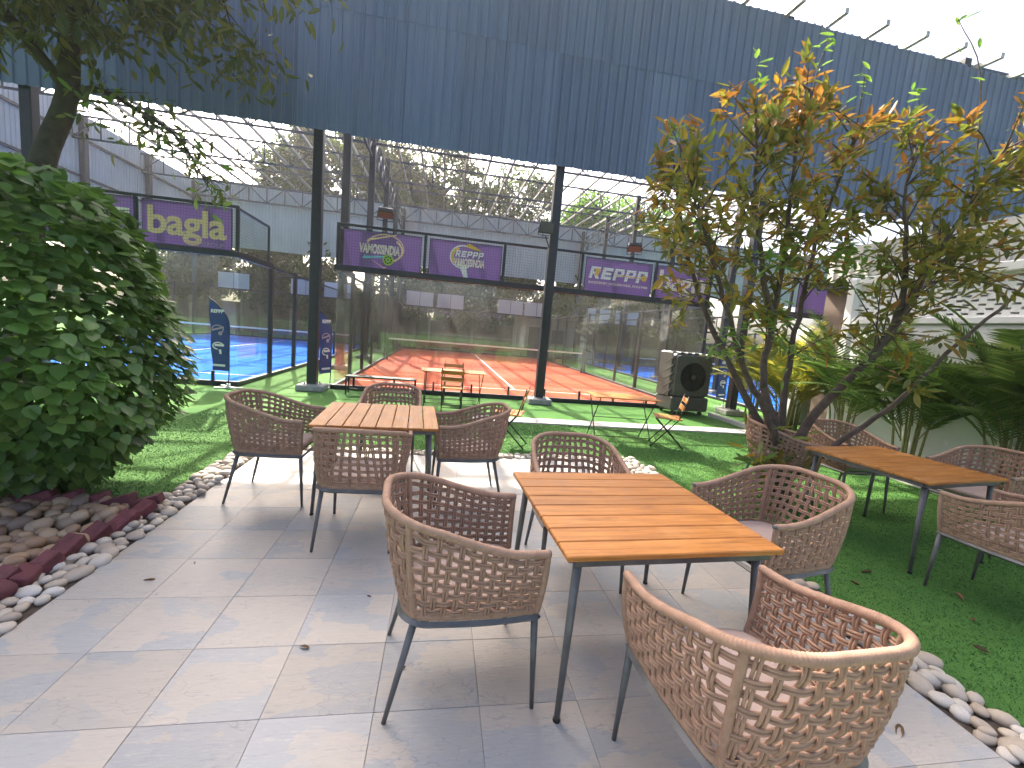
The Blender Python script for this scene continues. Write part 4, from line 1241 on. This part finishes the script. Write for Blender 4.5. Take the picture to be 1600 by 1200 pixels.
# --- small tree at right with orange and olive leaves
def small_tree():
    t = thing('small_tree', 'small multi-stemmed tree with olive and orange leaves growing on the turf at right', 'tree', (3.63, 3.92, 0))
    B = Vector((3.63, 3.92, 0))
    limbs = [
        ([(3.60, 3.92, .48), (3.47, 3.95, .92), (3.30, 4.0, 1.35), (3.32, 4.0, 2.0), (3.27, 3.95, 2.8), (3.20, 3.9, 3.5), (3.26, 3.9, 4.05)], .046),
        ([(3.66, 3.90, .50), (3.80, 3.8, 1.05), (4.18, 3.7, 1.6), (4.42, 3.7, 2.0), (4.62, 3.62, 2.6), (4.85, 3.55, 3.2), (5.05, 3.5, 3.75)], .048),
        ([(3.66, 3.86, .30), (3.98, 3.75, .68), (4.40, 3.6, 1.15), (4.85, 3.5, 1.75), (5.3, 3.4, 2.3), (5.6, 3.4, 2.75)], .034),
        ([(3.56, 3.90, .55), (3.26, 3.82, 1.0), (2.92, 3.78, 1.4), (2.55, 3.72, 2.05), (2.25, 3.7, 2.6), (2.08, 3.7, 3.0)], .040),
        ([(3.60, 3.98, .60), (3.66, 4.1, 1.3), (3.78, 4.2, 2.0), (3.85, 4.2, 2.8), (4.0, 4.2, 3.5), (4.1, 4.2, 3.95)], .036),
        ([(3.55, 4.02, .6), (3.15, 4.3, 1.4), (2.75, 4.5, 2.2), (2.45, 4.55, 3.0), (2.35, 4.55, 3.4)], .040),
        ([(4.42, 3.7, 2.0), (4.5, 3.75, 2.5), (4.4, 3.8, 3.1), (4.45, 3.85, 3.7)], .03),
        ([(3.32, 4.0, 1.9), (3.0, 3.9, 2.5), (2.75, 3.8, 3.1), (2.7, 3.8, 3.6)], .03),
        ([(4.2, 3.7, 1.6), (4.7, 3.9, 2.0), (5.2, 4.1, 2.5), (5.7, 4.2, 2.95)], .035),
    ]
    tr = MB(); trunk = limb_points([(3.66, 3.92, -.05), (3.63, 3.91, .2), (3.60, 3.92, .5), (3.58, 3.93, .75)], 4)
    tr.tube([p - B for p in trunk], [.115 - .045 * k / (len(trunk) - 1) for k in range(len(trunk))], 10)
    tr.build('trunk', 'bark', t, True)
    br = MB(); anchors = []
    for pts, r0 in limbs:
        P = limb_points(pts, 5); n = len(P)
        P = [jitter(p, .012) for p in P]
        br.tube([p - B for p in P], [r0 * (1 - .85 * (k / (n - 1)) ** .8) + .004 for k in range(n)], 8)
        for k in range(int(n * .22), n):
            fr = k / (n - 1)
            for _ in range(2 if fr < .6 else 3):
                if random.random() < .22: continue
                if P[k].z < 1.55 or (P[k].x > 4.6 and P[k].z < 2.35) or (P[k].x < 3.0 and P[k].z < 1.95): continue
                d = (P[min(k + 1, n - 1)] - P[max(k - 1, 0)]).normalized()
                side = Vector((random.gauss(0, 1), random.gauss(0, .9), random.gauss(.1, .6))).normalized()
                dd = (d * .5 + side + Vector((0, 0, .12))).normalized()
                L = random.uniform(.25, .75) * (1.15 - .45 * fr)
                p0 = P[k]; p1 = p0 + dd * L * .5 + Vector((0, 0, .03)); p2 = p0 + dd * L + Vector((0, 0, random.uniform(-.06, .10)))
                br.tube([p0 - B, p1 - B, p2 - B], [.0095, .006, .003], 5, False)
                for q, w_ in ((.45, 4), (.75, 6), (1.0, 7)):
                    c = p0.lerp(p2, q)
                    for _ in range(w_): anchors.append((c, dd))
    # thin shoots standing above the crown
    shoots = [((4.85, 3.55, 3.1), (4.85, 3.7, 4.35), (4.72, 3.9, 4.95)), ((3.26, 3.9, 3.9), (3.3, 3.9, 4.3), (3.38, 3.92, 4.55)), ((4.1, 4.2, 3.8), (4.0, 4.1, 4.2), (3.95, 4.05, 4.4)),
              ((5.05, 3.5, 3.6), (5.45, 3.6, 3.9), (5.8, 3.7, 4.15)), ((2.35, 4.5, 3.2), (2.3, 4.4, 3.5), (2.2, 4.3, 3.75)), ((4.45, 3.85, 3.6), (4.5, 3.9, 4.0), (4.42, 3.9, 4.25)), ((2.7, 3.8, 3.5), (2.62, 3.8, 3.9), (2.6, 3.8, 4.15))]
    for s_ in shoots:
        P = limb_points(s_, 4); br.tube([p - B for p in P], [.008 - .005 * k / (len(P) - 1) for k in range(len(P))], 5)
    br.build('branch', 'bark', t, True)
    pos = np.array([[*(jitter(c, .05) - B)] for c, d in anchors]); dr = np.array([[*d] for c, d in anchors]); n = len(pos)
    dirs = dr * .7 + rnd_unit(n) * .9 + np.array([0, 0, -.05]); ups = np.tile([0, 0, 1.], (n, 1)) + .6 * rnd_unit(n)
    size = RNG.uniform(.10, .175, n)
    z = pos[:, 2] + RNG.normal(0, .25, n); mi = np.where(z > 3.6, 1, 0)
    mi = np.where((mi == 1) & (RNG.uniform(size=n) < .40), 0, mi)
    mi = np.where((mi == 0) & (RNG.uniform(size=n) < .07), 1, mi)
    # clusters of fresh green leaves low in the crown and on the shoot tips
    ex_p, ex_d, ex_s = [], [], []
    def whorl(c, k, s_, spread=.12):
        for _ in range(k):
            ex_p.append(np.array(c) - np.array(B) + RNG.normal(0, spread * .4, 3)); ex_d.append(RNG.normal(0, 1, 3) * np.array([1, 1, .5]) + np.array([0, 0, .25])); ex_s.append(s_ * RNG.uniform(.7, 1.2))
    for c in ((2.75, 3.7, 1.75), (2.55, 3.65, 1.6), (3.05, 3.7, 1.85), (3.25, 3.6, 1.55), (3.95, 3.6, 1.35), (4.05, 3.6, 1.55), (3.6, 3.5, 2.55), (3.5, 3.5, 2.4), (3.05, 3.9, 2.5), (4.5, 3.4, 1.45), (3.85, 3.55, 2.4), (2.9, 3.6, 2.45)):
        whorl(c, 26, .12, .2)
    for s_ in shoots:
        whorl(s_[2], 5, .12, .05); whorl(s_[1], 3, .10, .08)
        whorl(tuple((a + b_) / 2 for a, b_ in zip(s_[1], s_[2])), 3, .10, .08)
    ep = np.array(ex_p); ed = np.array(ex_d); es = np.array(ex_s); k = len(ep)
    pos = np.vstack([pos, ep]); dirs = np.vstack([dirs, ed]); ups = np.vstack([ups, np.tile([0, 0, 1.], (k, 1)) + .4 * rnd_unit(k)]); size = np.concatenate([size, es]); mi = np.concatenate([mi, np.full(k, 2)])
    n = len(pos); order = np.argsort(pos[:, 1] * .7 - size * 4 + RNG.uniform(0, .5, n))[:300]; mask = np.ones(n, bool); mask[order] = False
    mats = ['olive_leaf', 'orange_leaf', 'young_leaf']
    stuff(ob('crown', leaves_mesh('crown', 'oval', pos[mask], dirs[mask], ups[mask], size[mask], mats, mi[mask]), t))
    leaf_objects(t, [single_leaf('oval', m) for m in mats], pos, dirs, ups, size, mi, order)
    # ivy-like growth at the foot
    m = 160; p = RNG.normal(0, 1, (m, 3)) * np.array([.17, .15, .2]) + np.array([-.14, -.05, .42]); p[:, 2] = np.abs(p[:, 2])
    stuff(ob('undergrowth', leaves_mesh('undergrowth', 'long', p, rnd_unit(m) + np.array([0, -.2, -.3]), rnd_unit(m) + np.array([0, 0, 1.]), RNG.uniform(.12, .22, m), ['palm_leaf', 'olive_leaf'], RNG.integers(0, 2, m)), t))
    return n
small_tree()

# --- tall tree at left, its crown hanging in front of the blue wall
def left_tree():
    B = Vector((-5.75, 7.0, 0))
    t = thing('shade_tree', 'tall shade tree with leaning trunk and drooping leaves behind the bush at upper left', 'tree', tuple(B))
    P = limb_points([(-5.8, 7.0, 0), (-5.55, 7.0, 2.0), (-5.32, 7.0, 3.3), (-5.02, 7.0, 4.15), (-4.9, 6.9, 5.2), (-4.8, 6.8, 6.4)], 5)
    b = MB(); b.tube([p - B for p in P], [.17 - .09 * k / (len(P) - 1) for k in range(len(P))], 12); b.build('trunk', 'bark_dark', t, True)
    b = MB(); anc = []
    limbs = [[(-5.0, 7.0, 4.2), (-5.5, 6.6, 5.0), (-6.2, 6.2, 5.6), (-7.0, 6.0, 5.9)], [(-4.95, 6.95, 4.9), (-4.3, 6.5, 5.3), (-3.6, 6.2, 5.5), (-2.9, 6.0, 5.55)], [(-4.9, 6.9, 5.3), (-5.0, 6.0, 5.7), (-5.1, 5.3, 5.8), (-5.2, 4.8, 5.6)],
             [(-4.85, 6.85, 5.8), (-4.4, 6.0, 6.2), (-3.9, 5.4, 6.3)], [(-4.8, 6.8, 6.3), (-5.4, 6.8, 6.9), (-6.0, 6.9, 7.2)], [(-4.8, 6.8, 6.4), (-4.2, 7.0, 6.9), (-3.6, 7.0, 7.1)]]
    for L in limbs:
        Q = limb_points(L, 5); n = len(Q); b.tube([p - B for p in Q], [.07 * (1 - .85 * k / (n - 1)) for k in range(n)], 7)
        for k in range(int(n * .25), n):
            for _ in range(4):
                e = Q[k] + Vector((random.gauss(0, .5), random.gauss(0, .5), random.gauss(-.05, .35)))
                b.tube([Q[k] - B, Q[k].lerp(e, .5) + Vector((0, 0, .08)) - B, e - B], [.016, .010, .004], 5, False)
                for _ in range(40): anc.append(e + Vector((random.gauss(0, .22), random.gauss(0, .22), random.gauss(-.08, .20))))
    hang = limb_points([(-5.0, 7.0, 4.15), (-4.6, 6.9, 4.25), (-4.1, 6.85, 4.05), (-3.6, 6.8, 3.75), (-3.25, 6.8, 3.2)], 5)
    n = len(hang); b.tube([p - B for p in hang], [.05 * (1 - .85 * k / (n - 1)) for k in range(n)], 6)
    hpos = []
    for k in range(2, n):
        for _ in range(3):
            e = hang[k] + Vector((random.gauss(.05, .25), random.gauss(0, .2), random.gauss(-.08, .17)))
            b.tube([hang[k] - B, e - B], [.008, .003], 4, False)
            for _ in range(4): hpos.append(e + Vector((random.gauss(0, .09), random.gauss(0, .09), random.gauss(-.05, .08))))
    b.build('branch', 'bark_dark', t, True)
    pos = np.array([[*(p - B)] for p in anc]); pos = pos[(pos[:, 2] > 4.45)]
    m = len(pos); dirs = rnd_unit(m) * .8 + np.array([0.25, -.1, -.75]); ups = rnd_unit(m) + np.array([0, -.3, .5])
    stuff(ob('crown', leaves_mesh('crown', 'long', pos, dirs, ups, RNG.uniform(.14, .24, m), ['tree_leaf']), t))
    pos = np.array([[*(p - B)] for p in hpos]); m = len(pos)
    stuff(ob('crown', leaves_mesh('crown', 'long', pos, rnd_unit(m) * .8 + np.array([.25, 0, -.6]), rnd_unit(m) + np.array([0, 0, .6]), RNG.uniform(.10, .19, m), ['tree_leaf', 'young_leaf'], (RNG.uniform(size=m) < .25).astype(int)), t))
left_tree()

# --- trees beyond the shed
def far_tree(x, y, h, rx, rz_, label, mat, n=2600, size=.42, zlow=.25, name='background_tree', grp='trees beyond the far wall'):
    t = thing(name, label, 'tree', (x, y, 0), 0, grp)
    b = MB(); b.tube([(0, 0, 0), (.15, 0, h * .3), (-.1, 0, h * .6), (0, 0, h * .85)], [h * .022, h * .018, h * .012, .03], 8)
    for k in range(9):
        a = k * 2.4; z = h * (.35 + .055 * k); e = (math.cos(a) * rx * .75, math.sin(a) * rx * .6, z + h * .14)
        b.tube([(0, 0, z - h * .08), (e[0] * .5, e[1] * .5, z + h * .03), e], [h * .009, h * .006, .03], 5)
    b.build('trunk', 'bark_dark', t, True)
    k = 26; cz = h - rz_
    cc = rnd_unit(k) * RNG.uniform(.45, 1, (k, 1)) * np.array([rx * .85, rx * .7, rz_ * .85]) + np.array([0, 0, cz])
    cr = RNG.uniform(.22, .42, k) * min(rx, rz_)
    w = RNG.integers(0, k, n)
    pos = cc[w] + rnd_unit(n) * (cr[w] * RNG.uniform(.5, 1.05, n) ** .6)[:, None] * np.array([1.15, 1.1, .8])
    pos = pos[pos[:, 2] > h * zlow]; n = len(pos)
    stuff(ob('crown', leaves_mesh('crown', 'oval', pos, rnd_unit(n) + np.array([0, 0, -.3]), rnd_unit(n) + np.array([0, 0, .6]), RNG.uniform(.7, 1.3, n) * size, [mat], None, True), t))
far_tree(-12.2, 40, 17.6, 3.6, 5.6, 'dark leafy tree rising over the far wall left of the left column', 'far_leaf', 9000, .52, .2)
far_tree(-6.6, 41, 19.5, 4.6, 6.5, 'broad dark tree rising over the far wall just right of the left column', 'far_leaf', 12000, .52, .2)
far_tree(-.5, 42, 19.0, 4.6, 6.2, 'broad dark tree over the far wall above the paddle banner', 'far_leaf', 10000, .52, .2)
far_tree(5.8, 41, 17.0, 4.2, 5.4, 'thin dark tree over the far wall left of the middle column', 'far_leaf', 6000, .50, .2)
far_tree(14.5, 40, 15.4, 4.8, 5.2, 'bright green tree beyond the far wall right of the middle column', 'far_green_leaf', 9000, .52, .2)
far_tree(22.0, 41, 16.0, 4.8, 5.4, 'bright green tree beyond the far wall behind the small tree crown', 'far_green_leaf', 8000, .52, .2)
for k, (x, y, h, lab) in enumerate((
        (-17.5, 33.9, 6.4, 'dense shrubby tree under the far wall at the extreme left behind the bush'), (-12.5, 34.6, 6.2, 'dense shrubby tree under the far wall beyond the blue court'),
        (-8.0, 34.0, 6.0, 'dense shrubby tree under the far wall beside the left feather flag'), (-3.2, 34.8, 6.3, 'dense shrubby tree behind the left corner of the red court'),
        (1.4, 34.2, 6.0, 'dense shrubby tree behind the middle of the red court'), (5.6, 35.0, 6.4, 'dense shrubby tree behind the right half of the red court'),
        (10.2, 34.2, 6.2, 'dense shrubby tree behind the right corner of the red court'), (15.0, 34.8, 6.2, 'dense shrubby tree behind the right blue court'), (20.0, 34.4, 6.0, 'dense shrubby tree at the far right behind the small tree'))):
    far_tree(x, y, h + .9, 3.0, 3.5, lab, 'far_leaf', 9000, .38, .02, 'background_shrub', 'shrubs under the far wall')

# --- areca palms along the white wall
def palm(x, y, h, nf, label, mat='palm_leaf', spread=1.0):
    t = thing('areca_palm', label, 'palm', (x, y, 0), 0, 'areca palms along the white wall')
    P, D, Uu, S = [], [], [], []; b = MB(); rs = MB()
    for k in range(7):
        a = k * .9; r_ = .05 + .10 * (k % 3) / 2
        b.tube([(math.cos(a) * r_, math.sin(a) * r_, 0), (math.cos(a) * r_ * 1.5, math.sin(a) * r_ * 1.5, h * .30), (math.cos(a) * r_ * 2.0, math.sin(a) * r_ * 2, h * .46)], [.020, .016, .010], 6)
    b.build('cane', 'cane', t, True)
    for k in range(nf):
        a = k * 2.399 + random.uniform(-.3, .3); el = random.uniform(.90, 1.5); L = h * random.uniform(.55, .85)
        base = Vector((math.cos(a) * .12, math.sin(a) * .12, h * random.uniform(.22, .48)))
        d = Vector((math.cos(a) * math.cos(el) * spread, math.sin(a) * math.cos(el) * spread, math.sin(el)))
        pts = []; p = base.copy(); dd = d.copy()
        for i in range(15):
            pts.append(p.copy()); p = p + dd * (L / 14); dd = (dd + Vector((math.cos(a) * .035, math.sin(a) * .035, -.085))).normalized()
        rs.tube(pts, [.008 - .006 * i / 14 for i in range(15)], 5, False)
        for i in range(3, 15):
            for q in (0, .33, .66):
                pp = pts[i - 1].lerp(pts[i], q); tg = (pts[i] - pts[i - 1]).normalized()
                sd = tg.cross(Vector((0, 0, 1))).normalized(); upv = sd.cross(tg)
                for s_ in (-1, 1):
                    P.append([*pp]); D.append([*(tg * .75 + sd * s_ + upv * .25 + Vector((0, 0, -.15)))]); Uu.append([*(upv + sd * (-s_) * .3)]); S.append(.33 * (1 - abs(i - 8) / 11) * random.uniform(.8, 1.1) * h / 2.2)
    rs.build('frond_stalk', 'cane', t, True)
    stuff(ob('frond_leaflets', leaves_mesh('frond_leaflets', 'blade', np.array(P), np.array(D), np.array(Uu), np.array(S), [mat]), t))
palm(6.62, 3.05, 2.3, 30, 'areca palm at the right edge of the picture behind the outermost rope chair')
palm(6.72, 4.0, 2.35, 32, 'areca palm against the white wall, second from the right edge')
palm(6.72, 5.1, 2.25, 32, 'bushy areca palm against the white wall behind the far rope chair on the turf')
palm(6.75, 6.2, 2.2, 30, 'areca palm at the far end of the lattice wall right of the small tree')
palm(6.9, 7.6, 2.1, 28, 'sunlit yellow-green areca palm behind the trunk of the small tree', 'palm_yellow')
palm(7.25, 8.95, 2.0, 22, 'sunlit yellow-green areca palm beside the white pillar at the end of the row of palms', 'palm_yellow')
palm(7.75, 8.3, 2.1, 17, 'green areca palm just in front of the white pillar', 'palm_leaf')

# ------------------------------------------------------------------ short turf blades near the camera, and litter
def blades(regions, n):
    P = []
    tot = sum((x1 - x0) * (y1 - y0) for x0, y0, x1, y1 in regions)
    for x0, y0, x1, y1 in regions:
        m = int(n * (x1 - x0) * (y1 - y0) / tot); P.append(np.stack([RNG.uniform(x0, x1, m), RNG.uniform(y0, y1, m), np.zeros(m)], 1))
    P = np.vstack(P); m = len(P); a = RNG.uniform(0, 6.283, m); w = .0035; h = RNG.uniform(.006, .015, m)
    dx = np.stack([np.cos(a) * w, np.sin(a) * w, np.zeros(m)], 1); tip = P + np.stack([RNG.normal(0, .010, m), RNG.normal(0, .010, m), h], 1)
    v = np.stack([P - dx, P + dx, tip], 1).reshape(-1, 3); f = np.arange(3 * m).reshape(-1, 3)
    stuff(tag(ob('grass', fast_mesh('grass', v, f, ['turf_blade'])), 'short green blades of the artificial lawn', 'grass'))
blades([(2.70, .9, 5.2, 5.5), (5.2, 1.8, 6.36, 6.5), (-4.2, 3.75, -2.17, 5.5), (-3.5, 5.5, 6.3, 7.4)], 170000)
def litter(x, y, z, s_, rz, kind, label, nm='dry_leaf'):
    tv, tf = leaf_template(kind)
    me = fast_mesh(nm, tv * np.array([1, 1, 3.0]), tf, ['dry_leaf'])
    o = ob(nm, me, None, (x, y, z)); o.scale = (s_, s_, s_); o.rotation_euler = (R(8), R(random.uniform(-25, 25)), rz)
    tag(o, label, 'leaf', 'fallen leaves')
litter(-.52, 2.02, .02, .065, 1.2, 'long', 'curled brown dry leaf on the tiles left of the nearest left chair')
litter(-.06, 1.88, .02, .035, 2.0, 'oval', 'small brown husk on the tiles under the nearest left chair')
litter(-1.52, 2.62, .02, .07, 1.5, 'long', 'thin dark twig on the tiles beside the red bricks')
litter(-1.40, 2.78, .02, .035, .4, 'oval', 'small dark scrap on the tiles above the twig by the bricks')
litter(2.12, 1.42, .02, .10, 2.2, 'long', 'curled dry leaf on the tiles right of the nearest chair')
litter(-.30, 2.42, .02, .03, .9, 'oval', 'tiny dark leaf scrap on the tiles behind the left chair')
for k, (x, y) in enumerate(((3.05, 2.45), (3.35, 2.62), (3.75, 2.35), (3.15, 1.85), (3.45, 2.05), (4.3, 2.2))):
    litter(x, y, .025, .075 + .01 * (k % 3), k * 1.3, 'oval', ('dry leaf on the shaded turf beside the nearest right chair', 'dry leaf on the shaded turf near the leg of the turf table', 'dry leaf under the outer rope chair on the turf', 'dry leaf on the turf close to the pebble strip', 'dry leaf on bare turf between pebbles and outer chair', 'dry leaf on the turf behind the outer rope chair')[k])

# ------------------------------------------------------------------ thin air volume added to imitate veiling sun glare
b = MB(); b.box(-74, -44, -1.0, 74, 94, 22.0)
hm = bpy.data.materials.new('glare_veil'); hm.use_nodes = True
hm.node_tree.nodes.remove(hm.node_tree.nodes['Principled BSDF'])
pv = hm.node_tree.nodes.new('ShaderNodeVolumePrincipled')
pv.inputs['Color'].default_value = (1.0, .98, .95, 1)
pv.inputs['Density'].default_value = 0.0009
pv.inputs['Anisotropy'].default_value = 0.5
hm.node_tree.links.new(pv.outputs[0], hm.node_tree.nodes['Material Output'].inputs['Volume'])
M['glare_veil'] = hm
stuff(tag(b.build('glare_veil', 'glare_veil'), 'thin air volume added over the whole garden to imitate veiling sun glare', 'glare_veil'))
